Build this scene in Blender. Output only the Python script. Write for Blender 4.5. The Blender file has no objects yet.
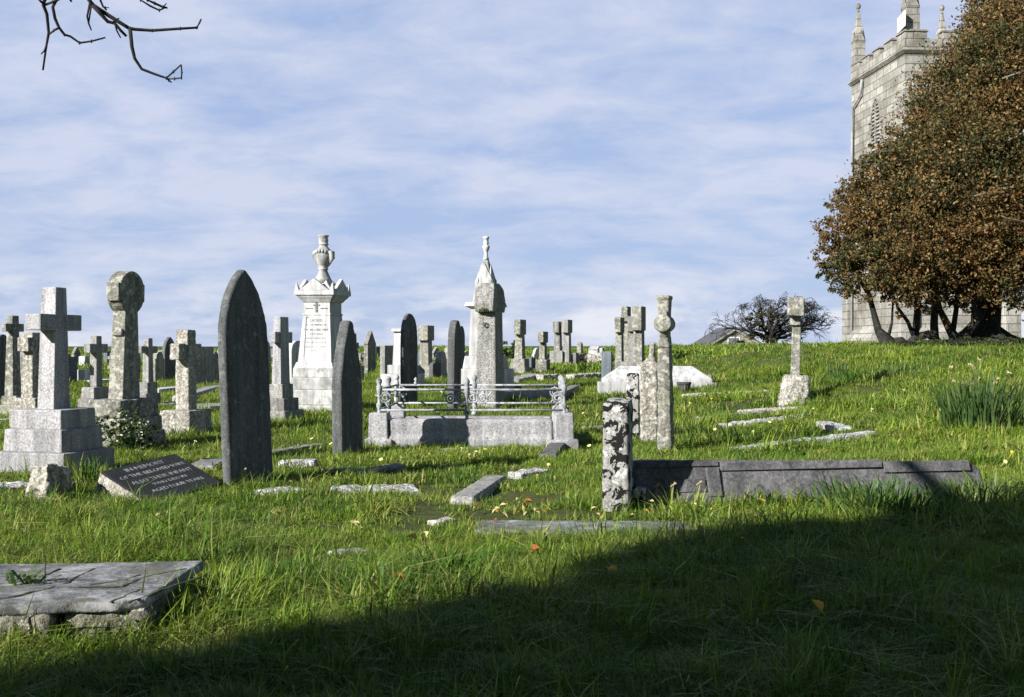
import bpy, bmesh, math, random
import numpy as np
from mathutils import Vector, Matrix, Euler
R = math.radians
random.seed(7); rng = np.random.default_rng(7)
C = bpy.context.scene
COL = C.collection

# ------------------------------------------------------------------ camera, sky, sun, exposure
F = 1200.0; CX, CY = 512.0, 348.5; EYE = 1.35
cam = bpy.data.cameras.new('camera'); cam.sensor_width = 36.0; cam.lens = 36.0 * F / 1024.0
cam.clip_start = 0.05; cam.clip_end = 3000
camo = bpy.data.objects.new('camera', cam); COL.objects.link(camo)
camo.location = (0, 0, EYE); camo.rotation_euler = (R(90), 0, 0)
C.camera = camo

SUN_EL = R(27.0); SUN_A = R(40.0)
SUN = Vector((-math.cos(SUN_A) * math.cos(SUN_EL), -math.sin(SUN_A) * math.cos(SUN_EL), math.sin(SUN_EL)))
sl = bpy.data.lights.new('sun', 'SUN'); sl.energy = 5.0; sl.angle = R(0.5); sl.color = (1.0, 0.965, 0.91)
so = bpy.data.objects.new('sun', sl); COL.objects.link(so)
so.rotation_euler = (-SUN).to_track_quat('-Z', 'Y').to_euler()

world = bpy.data.worlds.new('World'); C.world = world; world.use_nodes = True
wt = world.node_tree; wt.nodes.clear()
def N(t, kind, **kw):
    n = t.nodes.new(kind)
    for k, v in kw.items(): setattr(n, k, v)
    return n
def math_node(t, op, a, b=None, clamp=False):
    n = N(t, 'ShaderNodeMath', operation=op, use_clamp=clamp)
    for i, v in enumerate((a, b)):
        if v is None: continue
        if isinstance(v, (int, float)): n.inputs[i].default_value = v
        else: t.links.new(v, n.inputs[i])
    return n.outputs[0]
def ramp(t, fac, stops, interp='LINEAR'):
    n = N(t, 'ShaderNodeValToRGB'); n.color_ramp.interpolation = interp
    el = n.color_ramp.elements
    while len(el) < len(stops): el.new(0.5)
    for e, (p, c) in zip(el, stops):
        e.position = p; e.color = c if len(c) == 4 else (*c, 1)
    t.links.new(fac, n.inputs[0]); return n.outputs[0]
def mixc(t, fac, a, b, mode='MIX'):
    n = N(t, 'ShaderNodeMix', data_type='RGBA', blend_type=mode)
    for s, v in ((n.inputs[0], fac), (n.inputs[6], a), (n.inputs[7], b)):
        if isinstance(v, (int, float)): s.default_value = v
        elif isinstance(v, tuple): s.default_value = v if len(v) == 4 else (*v, 1)
        else: t.links.new(v, s)
    return n.outputs[2]
sky = N(wt, 'ShaderNodeTexSky', sky_type='NISHITA'); sky.sun_disc = False
sky.sun_elevation = SUN_EL; sky.sun_rotation = math.atan2(SUN.x, SUN.y)
sky.altitude = 50; sky.air_density = 1.0; sky.dust_density = 0.1; sky.ozone_density = 1.5
tc = N(wt, 'ShaderNodeTexCoord')
sep = N(wt, 'ShaderNodeSeparateXYZ'); wt.links.new(tc.outputs['Generated'], sep.inputs[0])
zc = math_node(wt, 'ADD', math_node(wt, 'MAXIMUM', sep.outputs[2], 0.0), 0.24)
u = math_node(wt, 'DIVIDE', sep.outputs[0], zc); v = math_node(wt, 'DIVIDE', sep.outputs[1], zc)
cmb = N(wt, 'ShaderNodeCombineXYZ'); wt.links.new(u, cmb.inputs[0]); wt.links.new(v, cmb.inputs[1])
def noise(t, vec, scale, detail=4, rough=0.55, dist=0.0):
    n = N(t, 'ShaderNodeTexNoise'); n.inputs['Scale'].default_value = scale
    n.inputs['Detail'].default_value = detail; n.inputs['Roughness'].default_value = rough
    n.inputs['Distortion'].default_value = dist
    if vec is not None: t.links.new(vec, n.inputs['Vector'])
    return n.outputs['Fac']
mp = N(wt, 'ShaderNodeMapping'); mp.inputs['Rotation'].default_value = (0, 0, R(14)); mp.inputs['Scale'].default_value = (0.75, 1.0, 1)
wt.links.new(cmb.outputs[0], mp.inputs[0])
n1 = noise(wt, mp.outputs[0], 1.5, 6, 0.55, 0.35)
n2 = noise(wt, mp.outputs[0], 5.2, 7, 0.62, 0.3)
veil = math_node(wt, 'ADD', math_node(wt, 'MULTIPLY', n1, 0.50), math_node(wt, 'MULTIPLY', n2, 0.50))
veil = ramp(wt, veil, [(0.42, (0, 0, 0)), (0.59, (1, 1, 1))])
# cloud veil shaped to the view ahead only, dimmer sky elsewhere to cut fill
front = N(wt, 'ShaderNodeMapRange', interpolation_type='SMOOTHSTEP'); front.inputs[1].default_value = 0.40; front.inputs[2].default_value = 0.80
wt.links.new(sep.outputs[1], front.inputs[0])
high = N(wt, 'ShaderNodeMapRange', interpolation_type='SMOOTHSTEP'); high.inputs[1].default_value = 0.62; high.inputs[2].default_value = 0.34
wt.links.new(sep.outputs[2], high.inputs[0])
cover = math_node(wt, 'MULTIPLY', front.outputs[0], high.outputs[0])
veil = math_node(wt, 'MULTIPLY', math_node(wt, 'MULTIPLY', veil, 0.8), cover)
base = mixc(wt, math_node(wt, 'MULTIPLY', cover, 0.85), sky.outputs[0], (4.2, 5.4, 8.3))
base = mixc(wt, veil, base, (6.9, 7.3, 8.8))
# low heaps of cumulus near the horizon
mp2 = N(wt, 'ShaderNodeMapping'); mp2.inputs['Scale'].default_value = (1.0, 1.0, 2.6); mp2.inputs['Location'].default_value = (0.37, 0.1, 0.0)
wt.links.new(tc.outputs['Generated'], mp2.inputs[0])
n3 = noise(wt, mp2.outputs[0], 9.0, 6, 0.6, 0.1)
cum = ramp(wt, n3, [(0.47, (0, 0, 0)), (0.60, (1, 1, 1))])
band = N(wt, 'ShaderNodeMapRange', interpolation_type='SMOOTHSTEP'); band.inputs[1].default_value = 0.085; band.inputs[2].default_value = 0.02
wt.links.new(sep.outputs[2], band.inputs[0])
cumf = math_node(wt, 'MULTIPLY', math_node(wt, 'MULTIPLY', cum, band.outputs[0]), math_node(wt, 'MULTIPLY', front.outputs[0], 0.8))
final = mixc(wt, cumf, base, (8.6, 8.8, 9.4))
bg = N(wt, 'ShaderNodeBackground'); bg.inputs[1].default_value = 0.05
wt.links.new(final, bg.inputs[0])
wo = N(wt, 'ShaderNodeOutputWorld'); wt.links.new(bg.outputs[0], wo.inputs[0])

vs = C.view_settings; vs.view_transform = 'Standard'; vs.look = 'None'; vs.gamma = 1.0; vs.exposure = 1.0
vs.use_curve_mapping = False
C.render.engine = 'CYCLES'
C.cycles.max_bounces = 6; C.cycles.diffuse_bounces = 1; C.cycles.transparent_max_bounces = 8
C.cycles.use_denoising = False if False else True

# ------------------------------------------------------------------ ground shape
def S(t):
    t = np.clip(t, 0, 1); return t * t * (3 - 2 * t)
def vnoise(x, y, s):
    x = np.asarray(x, float) / s; y = np.asarray(y, float) / s
    xi = np.floor(x); yi = np.floor(y); fx = S(x - xi); fy = S(y - yi)
    def h(a, b):
        q = np.sin(a * 127.1 + b * 311.7) * 43758.5453; return q - np.floor(q)
    return ((h(xi, yi) * (1 - fx) + h(xi + 1, yi) * fx) * (1 - fy) + (h(xi, yi + 1) * (1 - fx) + h(xi + 1, yi + 1) * fx) * fy)
def ground(x, y):
    x = np.asarray(x, float); y = np.asarray(y, float)
    q = y - 20; base = 0.0225 * 0.5 * (q + np.sqrt(q * q + 16))
    bank = 1.2 * S((x - 2.2) / 10.5) * S((y - 5) / 26)
    a = base + bank
    b = 1.42 + 0.002 * np.maximum(y - 60, 0) - 0.30 * S((-x - 5) / 20)
    k = 0.35; h = np.clip(0.5 + 0.5 * (b - a) / k, 0, 1)
    z = b * (1 - h) + a * h - k * h * (1 - h)
    z = z - 3.2 * np.exp(-(((x - 19) / 13) ** 2 + ((y - 112) / 22) ** 2))
    rough = 0.5 + 1.7 * S((x - 2.5) / 5)
    z = z + rough * (0.09 * (vnoise(x, y, 1.7) - 0.5) + 0.045 * (vnoise(x + 9, y - 4, 0.6) - 0.5)) * np.clip(1.3 - np.abs(y) / 60, 0.1, 1)
    return z
def gz(x, y): return float(ground(x, y))
def hit(px, py):
    """where the line of sight through a pixel of the photograph meets the ground"""
    dx, dz = (px - CX) / F, (CY - py) / F
    ys = np.arange(3.0, 140, 0.02)
    below = np.nonzero(EYE + dz * ys <= ground(dx * ys, ys))[0]
    y = ys[below[0]] if len(below) else 60.0
    return Vector((dx * y, y, gz(dx * y, y)))
def at(px, D):
    x = (px - CX) / F * D; return Vector((x, D, gz(x, D)))
def W3(px, py, D): return Vector(((px - CX) / F * D, D, EYE + (CY - py) / F * D))

# ------------------------------------------------------------------ materials
MATS = {}
def new_mat(name):
    m = bpy.data.materials.new(name); m.use_nodes = True
    t = m.node_tree; t.nodes.clear(); return m, t
def finish(m, t, color, rough=0.9, bump=None, bumpd=0.02, spec=0.3, trans=None):
    p = N(t, 'ShaderNodeBsdfPrincipled'); o = N(t, 'ShaderNodeOutputMaterial')
    if isinstance(color, tuple): p.inputs['Base Color'].default_value = (*color, 1)
    else: t.links.new(color, p.inputs['Base Color'])
    p.inputs['Roughness'].default_value = rough; p.inputs['Specular IOR Level'].default_value = spec
    if bump is not None:
        b = N(t, 'ShaderNodeBump'); b.inputs['Strength'].default_value = 0.8; b.inputs['Distance'].default_value = bumpd
        t.links.new(bump, b.inputs['Height']); t.links.new(b.outputs[0], p.inputs['Normal'])
    if trans is None: t.links.new(p.outputs[0], o.inputs[0])
    else:
        tr = N(t, 'ShaderNodeBsdfTranslucent')
        if isinstance(trans[1], tuple): tr.inputs[0].default_value = (*trans[1], 1)
        else: t.links.new(trans[1], tr.inputs[0])
        mx = N(t, 'ShaderNodeMixShader'); mx.inputs[0].default_value = trans[0]
        t.links.new(p.outputs[0], mx.inputs[1]); t.links.new(tr.outputs[0], mx.inputs[2]); t.links.new(mx.outputs[0], o.inputs[0])
    return m
def coords(t):
    """object coordinates with a different offset for every object"""
    tcn = N(t, 'ShaderNodeTexCoord'); oi = N(t, 'ShaderNodeObjectInfo')
    sc = N(t, 'ShaderNodeVectorMath', operation='SCALE'); sc.inputs[0].default_value = (37, 53, 71); t.links.new(oi.outputs['Random'], sc.inputs['Scale'])
    ad = N(t, 'ShaderNodeVectorMath', operation='ADD'); t.links.new(tcn.outputs['Object'], ad.inputs[0]); t.links.new(sc.outputs[0], ad.inputs[1])
    return ad.outputs[0], oi
def stone(name, col, speck=0.35, sscale=70, stain=(0.12, 0.12, 0.11), stain_amt=0.5, lichen=None, lich_lo=0.55, lich_hi=0.62, lscale=9, lichen2=None, l2=(0.6, 0.64), bumpd=0.008, l2scale=5, streak=0.62):
    m, t = new_mat(name); vec, oi = coords(t)
    sp = noise(t, vec, sscale, 3, 0.7)
    c = mixc(t, ramp(t, sp, [(0.36, (0, 0, 0)), (0.64, (1, 1, 1))]), tuple(x * (1 - speck) for x in col), tuple(min(0.9, x * (1 + speck)) for x in col))
    st = noise(t, vec, 2.2, 6, 0.65, 0.4)
    c = mixc(t, math_node(t, 'MULTIPLY', ramp(t, st, [(0.45, (0, 0, 0)), (0.75, (1, 1, 1))]), stain_amt), c, stain)
    mv = math_node(t, 'ADD', math_node(t, 'MULTIPLY', oi.outputs['Random'], 0.35), 0.82)
    cc = N(t, 'ShaderNodeCombineColor')
    for i in range(3): t.links.new(mv, cc.inputs[i])
    c = mixc(t, 1.0, c, cc.outputs[0], 'MULTIPLY')
    mps = N(t, 'ShaderNodeMapping'); mps.inputs['Scale'].default_value = (9, 9, 0.9); t.links.new(vec, mps.inputs[0])
    sk = noise(t, mps.outputs[0], 1.0, 5, 0.6, 0.3)
    c = mixc(t, 1.0, c, ramp(t, sk, [(0.36, (streak,) * 3), (0.60, (1.05, 1.05, 1.04))]), 'MULTIPLY')
    if lichen:
        ln = noise(t, vec, lscale, 5, 0.65, 0.2)
        c = mixc(t, ramp(t, ln, [(lich_lo, (0, 0, 0)), (lich_hi, (1, 1, 1))]), c, lichen)
    if lichen2:
        ln2 = noise(t, vec, l2scale, 4, 0.6, 0.5)
        c = mixc(t, ramp(t, ln2, [(l2[0], (0, 0, 0)), (l2[1], (1, 1, 1))]), c, lichen2)
    bm = math_node(t, 'ADD', math_node(t, 'MULTIPLY', sp, 0.5), noise(t, vec, 14, 5, 0.7))
    MATS[name] = finish(m, t, c, 0.92, bm, bumpd); return MATS[name]
GRAN = stone('pale_granite', (0.33, 0.325, 0.335), 0.4, 55, (0.25, 0.25, 0.24), 0.35)
GREY = stone('grey_granite', (0.25, 0.245, 0.235), 0.45, 45, (0.12, 0.12, 0.10), 0.6, (0.40, 0.39, 0.33), 0.58, 0.66, 10)
LICH = stone('lichen_granite', (0.215, 0.21, 0.185), 0.5, 40, (0.09, 0.092, 0.07), 0.7, (0.35, 0.345, 0.29), 0.52, 0.60, 12, (0.23, 0.23, 0.15), (0.60, 0.70))
PIL = stone('pillar_granite', (0.215, 0.212, 0.20), 0.6, 38, (0.10, 0.10, 0.09), 0.6, (0.32, 0.315, 0.29), 0.56, 0.64, 14)
ROUGHS = stone('rough_granite', (0.33, 0.31, 0.27), 0.55, 30, (0.14, 0.13, 0.10), 0.5, (0.52, 0.50, 0.45), 0.54, 0.62, 14, bumpd=0.03)
SLATE = stone('weathered_slate', (0.105, 0.11, 0.113), 0.4, 50, (0.06, 0.065, 0.06), 0.5, (0.20, 0.20, 0.19), 0.56, 0.72, 9)
BSLATE = stone('blue_slate', (0.13, 0.155, 0.18), 0.25, 50, (0.08, 0.09, 0.10), 0.5, (0.30, 0.31, 0.31), 0.62, 0.70, 12)
POL = stone('polished_slate', (0.016, 0.018, 0.021), 0.25, 50, (0.012, 0.013, 0.013), 0.4, (0.05, 0.05, 0.045), 0.66, 0.76, 8)
MARB = stone('white_marble', (0.50, 0.50, 0.505), 0.08, 50, (0.24, 0.24, 0.23), 0.55, (0.36, 0.36, 0.345), 0.54, 0.70, 5)
DMARB = stone('stained_marble', (0.42, 0.42, 0.41), 0.12, 40, (0.13, 0.135, 0.135), 0.95, (0.20, 0.20, 0.195), 0.53, 0.66, 5)
BLOTCH = stone('blotched_granite', (0.30, 0.295, 0.28), 0.40, 50, (0.17, 0.17, 0.15), 0.5, (0.55, 0.545, 0.52), 0.57, 0.62, 7, (0.006, 0.006, 0.006), (0.52, 0.54), l2scale=9)
KDARK = stone('dark_kerb_slate', (0.125, 0.122, 0.128), 0.4, 35, (0.05, 0.05, 0.05), 0.8, (0.20, 0.195, 0.19), 0.56, 0.72, 5, bumpd=0.012)
SLABM = stone('slab_slate', (0.20, 0.205, 0.21), 0.35, 26, (0.07, 0.075, 0.065), 0.9, (0.33, 0.33, 0.335), 0.50, 0.66, 5, (0.11, 0.105, 0.07), (0.56, 0.68), bumpd=0.014, l2scale=3)
RUB = stone('lichened_rubble', (0.16, 0.15, 0.12), 0.6, 28, (0.06, 0.06, 0.05), 0.6, (0.42, 0.41, 0.37), 0.57, 0.62, 22, bumpd=0.03)
CHIP = stone('stone_chips', (0.45, 0.44, 0.44), 0.7, 28, (0.20, 0.19, 0.16), 0.5, (0.7, 0.7, 0.7), 0.56, 0.6, 40, bumpd=0.04)
IRON = stone('painted_iron', (0.36, 0.375, 0.40), 0.2, 60, (0.12, 0.12, 0.12), 0.7, (0.08, 0.07, 0.06), 0.56, 0.66, 18)
MOSS = stone('moss', (0.05, 0.06, 0.025), 0.5, 30, (0.03, 0.03, 0.02), 0.5)
LETTER = stone('worn_lettering', (0.17, 0.17, 0.17), 0.2, 40)
LETTERW = stone('pale_lettering', (0.20, 0.21, 0.22), 0.3, 40)
BARK = stone('bark', (0.030, 0.028, 0.024), 0.5, 12, (0.014, 0.014, 0.012), 0.6, (0.07, 0.075, 0.04), 0.60, 0.72, 3, bumpd=0.04)
BARKP = stone('pale_bark', (0.26, 0.26, 0.22), 0.3, 12)
TWIG = stone('twig_bark', (0.022, 0.021, 0.02), 0.3, 30)
ROOF = stone('roof_slate', (0.075, 0.08, 0.09), 0.3, 3)
PAINT = stone('white_paint', (0.80, 0.80, 0.80), 0.03, 8)
LEAD = stone('grey_lead', (0.40, 0.41, 0.42), 0.1, 5)
DARK = stone('dark_louvre', (0.06, 0.06, 0.06), 0.2, 5)
GLASSM, _t = new_mat('window_glass'); finish(GLASSM, _t, (0.10, 0.13, 0.14), 0.08, spec=0.6)

def ashlar(name, c1, c2, mortar, bw, bh, lich):
    m, t = new_mat(name)
    tcn = N(t, 'ShaderNodeTexCoord'); s = N(t, 'ShaderNodeSeparateXYZ'); t.links.new(tcn.outputs['Object'], s.inputs[0])
    cb = N(t, 'ShaderNodeCombineXYZ'); t.links.new(math_node(t, 'ADD', s.outputs[0], s.outputs[1]), cb.inputs[0]); t.links.new(s.outputs[2], cb.inputs[1])
    b = N(t, 'ShaderNodeTexBrick'); t.links.new(cb.outputs[0], b.inputs['Vector'])
    b.inputs['Scale'].default_value = 1.0; b.inputs['Brick Width'].default_value = bw; b.inputs['Row Height'].default_value = bh
    b.inputs['Mortar Size'].default_value = 0.022; b.inputs['Mortar Smooth'].default_value = 0.4; b.inputs['Bias'].default_value = 0.0
    b.inputs['Color1'].default_value = (*c1, 1); b.inputs['Color2'].default_value = (*c2, 1); b.inputs['Mortar'].default_value = (*mortar, 1)
    c = b.outputs[0]
    st = noise(t, tcn.outputs['Object'], 0.55, 6, 0.65, 0.3)
    c = mixc(t, math_node(t, 'MULTIPLY', ramp(t, st, [(0.40, (0, 0, 0)), (0.66, (1, 1, 1))]), 0.85), c, lich)
    sp = noise(t, tcn.outputs['Object'], 5.0, 5, 0.7)
    c = mixc(t, 1.0, c, ramp(t, sp, [(0.3, (0.72, 0.72, 0.70)), (0.7, (1.2, 1.2, 1.2))]), 'MULTIPLY')
    MATS[name] = finish(m, t, c, 0.92, math_node(t, 'SUBTRACT', sp, math_node(t, 'MULTIPLY', b.outputs[1], 1.2)), 0.05); return MATS[name]
TOWER = ashlar('tower_stone', (0.40, 0.385, 0.35), (0.27, 0.26, 0.24), (0.13, 0.12, 0.10), 0.95, 0.42, (0.13, 0.12, 0.095))
GABLE = ashlar('gable_stone', (0.33, 0.31, 0.26), (0.26, 0.25, 0.21), (0.15, 0.15, 0.13), 0.5, 0.25, (0.2, 0.2, 0.15))

def leafmat(name, tr=0.3):
    m, t = new_mat(name); a = N(t, 'ShaderNodeVertexColor'); a.layer_name = 'col'
    return finish(m, t, a.outputs[0], 0.6, spec=0.25, trans=(tr, a.outputs[0]))
LEAF = leafmat('leaf', 0.25); PETAL = leafmat('petal', 0.3)

m, t = new_mat('earth'); g = N(t, 'ShaderNodeNewGeometry')
e1 = noise(t, g.outputs['Position'], 0.35, 6, 0.6); e2 = noise(t, g.outputs['Position'], 6.0, 6, 0.7)
c = mixc(t, ramp(t, e1, [(0.35, (0, 0, 0)), (0.65, (1, 1, 1))]), (0.045, 0.075, 0.016), (0.085, 0.10, 0.028))
c = mixc(t, ramp(t, e2, [(0.4, (0, 0, 0)), (0.68, (1, 1, 1))]), c, (0.05, 0.046, 0.022))
EARTH = finish(m, t, c, 1.0, e2, 0.06, spec=0.1)

def grassmat(name, dark, lite, dry):
    m, t = new_mat(name); g = N(t, 'ShaderNodeNewGeometry'); oi = N(t, 'ShaderNodeObjectInfo')
    n_ = noise(t, oi.outputs['Location'], 0.45, 4, 0.6); n2_ = noise(t, oi.outputs['Location'], 2.5, 3, 0.6)
    f = math_node(t, 'ADD', math_node(t, 'MULTIPLY', n_, 0.9), math_node(t, 'MULTIPLY', oi.outputs['Random'], 0.35))
    c = mixc(t, ramp(t, f, [(0.42, (0, 0, 0)), (0.78, (1, 1, 1))]), dark, lite)
    d = math_node(t, 'ADD', math_node(t, 'MULTIPLY', n2_, 0.8), math_node(t, 'MULTIPLY', g.outputs['Random Per Island'], 0.4))
    c = mixc(t, math_node(t, 'MULTIPLY', ramp(t, d, [(0.64, (0, 0, 0)), (0.82, (1, 1, 1))]), 0.75), c, dry)
    v_ = math_node(t, 'ADD', math_node(t, 'MULTIPLY', g.outputs['Random Per Island'], 0.6), 0.7)
    cc = N(t, 'ShaderNodeCombineColor')
    for i in range(3): t.links.new(v_, cc.inputs[i])
    c = mixc(t, 1.0, c, cc.outputs[0], 'MULTIPLY')
    return finish(m, t, c, 0.55, spec=0.25, trans=(0.32, c))
GRASS = grassmat('grass_blade', (0.040, 0.120, 0.012), (0.190, 0.280, 0.024), (0.30, 0.27, 0.09))
STRAP = grassmat('strap_leaf', (0.035, 0.085, 0.020), (0.075, 0.135, 0.035), (0.12, 0.14, 0.05))

# ------------------------------------------------------------------ mesh helpers
class MB:
    def __init__(s): s.v = []; s.f = []
    def add(s, vs_, fs):
        o = len(s.v); s.v += [tuple(p) for p in vs_]; s.f += [tuple(i + o for i in f) for f in fs]
    def frustum(s, z0, z1, x0, y0, x1, y1, cx=0, cy=0, dx=0, dy=0):
        """box from z0 to z1; half sizes x0,y0 below and x1,y1 above"""
        vs_ = [(cx - x0, cy - y0, z0), (cx + x0, cy - y0, z0), (cx + x0, cy + y0, z0), (cx - x0, cy + y0, z0),
               (cx + dx - x1, cy + dy - y1, z1), (cx + dx + x1, cy + dy - y1, z1), (cx + dx + x1, cy + dy + y1, z1), (cx + dx - x1, cy + dy + y1, z1)]
        s.add(vs_, [(3, 2, 1, 0), (4, 5, 6, 7), (0, 1, 5, 4), (1, 2, 6, 5), (2, 3, 7, 6), (3, 0, 4, 7)])
    def box(s, x0, x1, y0, y1, z0, z1): s.frustum(z0, z1, (x1 - x0) / 2, (y1 - y0) / 2, (x1 - x0) / 2, (y1 - y0) / 2, (x0 + x1) / 2, (y0 + y1) / 2)
    def prism(s, prof, x0, x1, axis='x'):
        n = len(prof)
        if axis == 'x': a = [(x0, p, q) for p, q in prof]; b = [(x1, p, q) for p, q in prof]
        elif axis == 'y': a = [(p, x1, q) for p, q in prof]; b = [(p, x0, q) for p, q in prof]
        else: a = [(p, q, x0) for p, q in prof]; b = [(p, q, x1) for p, q in prof]
        s.add(a + b, [tuple(range(n - 1, -1, -1)), tuple(range(n, 2 * n))] + [(i, (i + 1) % n, n + (i + 1) % n, n + i) for i in range(n)])
    def lathe(s, prof, n=20, cx=0, cy=0):
        vs_ = []; fs = []
        for r_, z in prof:
            for k in range(n): vs_.append((cx + r_ * math.cos(2 * math.pi * k / n), cy + r_ * math.sin(2 * math.pi * k / n), z))
        for i in range(len(prof) - 1):
            for k in range(n): fs.append((i * n + k, i * n + (k + 1) % n, (i + 1) * n + (k + 1) % n, (i + 1) * n + k))
        fs.append(tuple(range(n - 1, -1, -1))); fs.append(tuple((len(prof) - 1) * n + k for k in range(n)))
        s.add(vs_, fs)
    def tube(s, pts, rad, n=6):
        pts = [Vector(p) for p in pts]
        if isinstance(rad, (int, float)): rad = [rad] * len(pts)
        vs_ = []; fs = []; ref = Vector((0.31, 0.17, 0.93))
        for i, p in enumerate(pts):
            d = (pts[min(i + 1, len(pts) - 1)] - pts[max(i - 1, 0)]).normalized()
            a = d.cross(ref)
            if a.length < 0.2: a = d.cross(Vector((0.9, 0.3, 0.1)))
            a.normalize(); b = d.cross(a)
            for k in range(n):
                q = 2 * math.pi * k / n; vs_.append(p + (a * math.cos(q) + b * math.sin(q)) * rad[i])
        for i in range(len(pts) - 1):
            for k in range(n): fs.append((i * n + k, i * n + (k + 1) % n, (i + 1) * n + (k + 1) % n, (i + 1) * n + k))
        fs.append(tuple(range(n - 1, -1, -1))); fs.append(tuple((len(pts) - 1) * n + k for k in range(n)))
        s.add(vs_, fs)
    def ring(s, c, r_, tr, plane='xz', n=14, a0=0, a1=360):
        pts = []
        for k in range(n + 1):
            q = R(a0 + (a1 - a0) * k / n); p, w = r_ * math.cos(q), r_ * math.sin(q)
            pts.append((c[0] + p, c[1], c[2] + w) if plane == 'xz' else (c[0], c[1] + p, c[2] + w))
        s.tube(pts, tr, 5)
    def build(s, name, mat, parent=None, bevel=0.0, rough=0.0, sub=0, smooth=False, rscale=0.12, vox=None):
        me = bpy.data.meshes.new(name); me.from_pydata(s.v, [], s.f); me.validate(); me.update()
        bm = bmesh.new(); bm.from_mesh(me); bmesh.ops.recalc_face_normals(bm, faces=bm.faces); bm.to_mesh(me); bm.free()
        me.materials.append(mat)
        if smooth:
            for p in me.polygons: p.use_smooth = True
        o = bpy.data.objects.new(name, me); COL.objects.link(o)
        if parent is not None: o.parent = parent
        if bevel > 0:
            b = o.modifiers.new('bevel', 'BEVEL'); b.width = bevel; b.segments = 2; b.limit_method = 'ANGLE'; b.angle_limit = R(40)
        if rough > 0:
            bb = np.array(s.v); sz = bb.max(0) - bb.min(0)
            q = o.modifiers.new('grid', 'REMESH'); q.mode = 'VOXEL'; q.voxel_size = vox or float(np.clip(sz.max() / 90, 0.011, 0.035)); q.use_smooth_shade = True
        elif sub:
            q = o.modifiers.new('grid', 'SUBSURF'); q.subdivision_type = 'SIMPLE'; q.levels = q.render_levels = sub
        if rough > 0:
            tx = bpy.data.textures.get('weather_%g' % rscale)
            if tx is None: tx = bpy.data.textures.new('weather_%g' % rscale, 'CLOUDS'); tx.noise_scale = rscale; tx.noise_depth = 4
            d = o.modifiers.new('weather', 'DISPLACE'); d.texture = tx; d.strength = rough; d.mid_level = 0.5; d.texture_coords = 'GLOBAL'
        return o
def tag(o, label=None, cat=None, group=None, kind=None):
    for k, v_ in (('label', label), ('category', cat), ('group', group), ('kind', kind)):
        if v_: o[k] = v_
    return o
def thing(name, label, cat, loc=(0, 0, 0), rz=0.0, group=None, tilt=(0, 0)):
    o = bpy.data.objects.new(name, None); COL.objects.link(o); o.empty_display_size = 0.2
    o.location = loc; o.rotation_euler = (R(tilt[0]), R(tilt[1]), rz)
    return tag(o, label, cat, group)
def quads(name, P, U, V, cols, mat, parent=None):
    """many small leaf faces: centres P, half axes U and V, one colour each"""
    n = len(P); co = np.empty((n, 4, 3)); co[:, 0] = P - U; co[:, 1] = P - V * 0.9; co[:, 2] = P + U; co[:, 3] = P + V * 0.9
    me = bpy.data.meshes.new(name); me.vertices.add(n * 4); me.vertices.foreach_set('co', co.ravel())
    me.loops.add(n * 4); me.loops.foreach_set('vertex_index', np.arange(n * 4, dtype=np.int32))
    me.polygons.add(n); me.polygons.foreach_set('loop_start', np.arange(0, n * 4, 4, dtype=np.int32)); me.polygons.foreach_set('loop_total', np.full(n, 4, dtype=np.int32))
    ca = me.color_attributes.new('col', 'FLOAT_COLOR', 'POINT')
    cc = np.ones((n, 4, 4)); cc[:, :, :3] = cols[:, None, :]; ca.data.foreach_set('color', cc.ravel())
    me.update(calc_edges=True); me.validate(); me.materials.append(mat)
    o = bpy.data.objects.new(name, me); COL.objects.link(o)
    if parent is not None: o.parent = parent
    return o
def rand_axes(n, size, flat=0.0):
    a = rng.normal(size=(n, 3)); a[:, 2] *= 1 - flat; a /= np.linalg.norm(a, axis=1)[:, None]
    b = rng.normal(size=(n, 3)); b -= a * (a * b).sum(1)[:, None]; b /= np.linalg.norm(b, axis=1)[:, None]
    s_ = size * rng.uniform(0.6, 1.3, n)[:, None]
    return a * s_, b * s_ * 0.55
KEEP = []      # footprints where no grass grows: centre, half sizes, rotation
def keep(x, y, hx, hy, rz): KEEP.append((x, y, hx, hy, rz))

def text_part(name, lines, size, mat, parent, mat4, spacing=1.0):
    cu = bpy.data.curves.new(name, 'FONT'); cu.body = '\n'.join(lines); cu.size = size; cu.align_x = 'CENTER'; cu.align_y = 'TOP'
    cu.extrude = 0.0015; cu.space_line = spacing; cu.resolution_u = 2
    tmp = bpy.data.objects.new(name, cu); COL.objects.link(tmp)
    me = bpy.data.meshes.new_from_object(tmp.evaluated_get(bpy.context.evaluated_depsgraph_get()))
    bpy.data.objects.remove(tmp); me.materials.clear(); me.materials.append(mat)
    o = bpy.data.objects.new(name, me); COL.objects.link(o); o.parent = parent; o.matrix_local = mat4
    return o

# ------------------------------------------------------------------ ground sheet
def axis(lo, hi, dense_lo, dense_hi, step, grow=1.16):
    a = list(np.arange(dense_lo, dense_hi + 1e-6, step)); s_ = step; x = dense_hi
    while x < hi: s_ *= grow; x += s_; a.append(x)
    s_ = step; x = dense_lo
    while x > lo: s_ *= grow; x -= s_; a.insert(0, x)
    return np.array(a)
xs = axis(-700, 700, -16, 20, 0.22); ys = axis(-120, 1400, 2, 48, 0.22)
X, Y = np.meshgrid(xs, ys); Z = ground(X, Y)
me = bpy.data.meshes.new('ground'); nx, ny = len(xs), len(ys)
vv = np.stack([X, Y, Z], -1).reshape(-1, 3)
idx = (np.arange(ny - 1)[:, None] * nx + np.arange(nx - 1)[None, :]).ravel()
ff = np.stack([idx, idx + 1, idx + nx + 1, idx + nx], -1)
me.from_pydata(vv.tolist(), [], ff.tolist()); me.materials.append(EARTH)
for p in me.polygons: p.use_smooth = True
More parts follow.
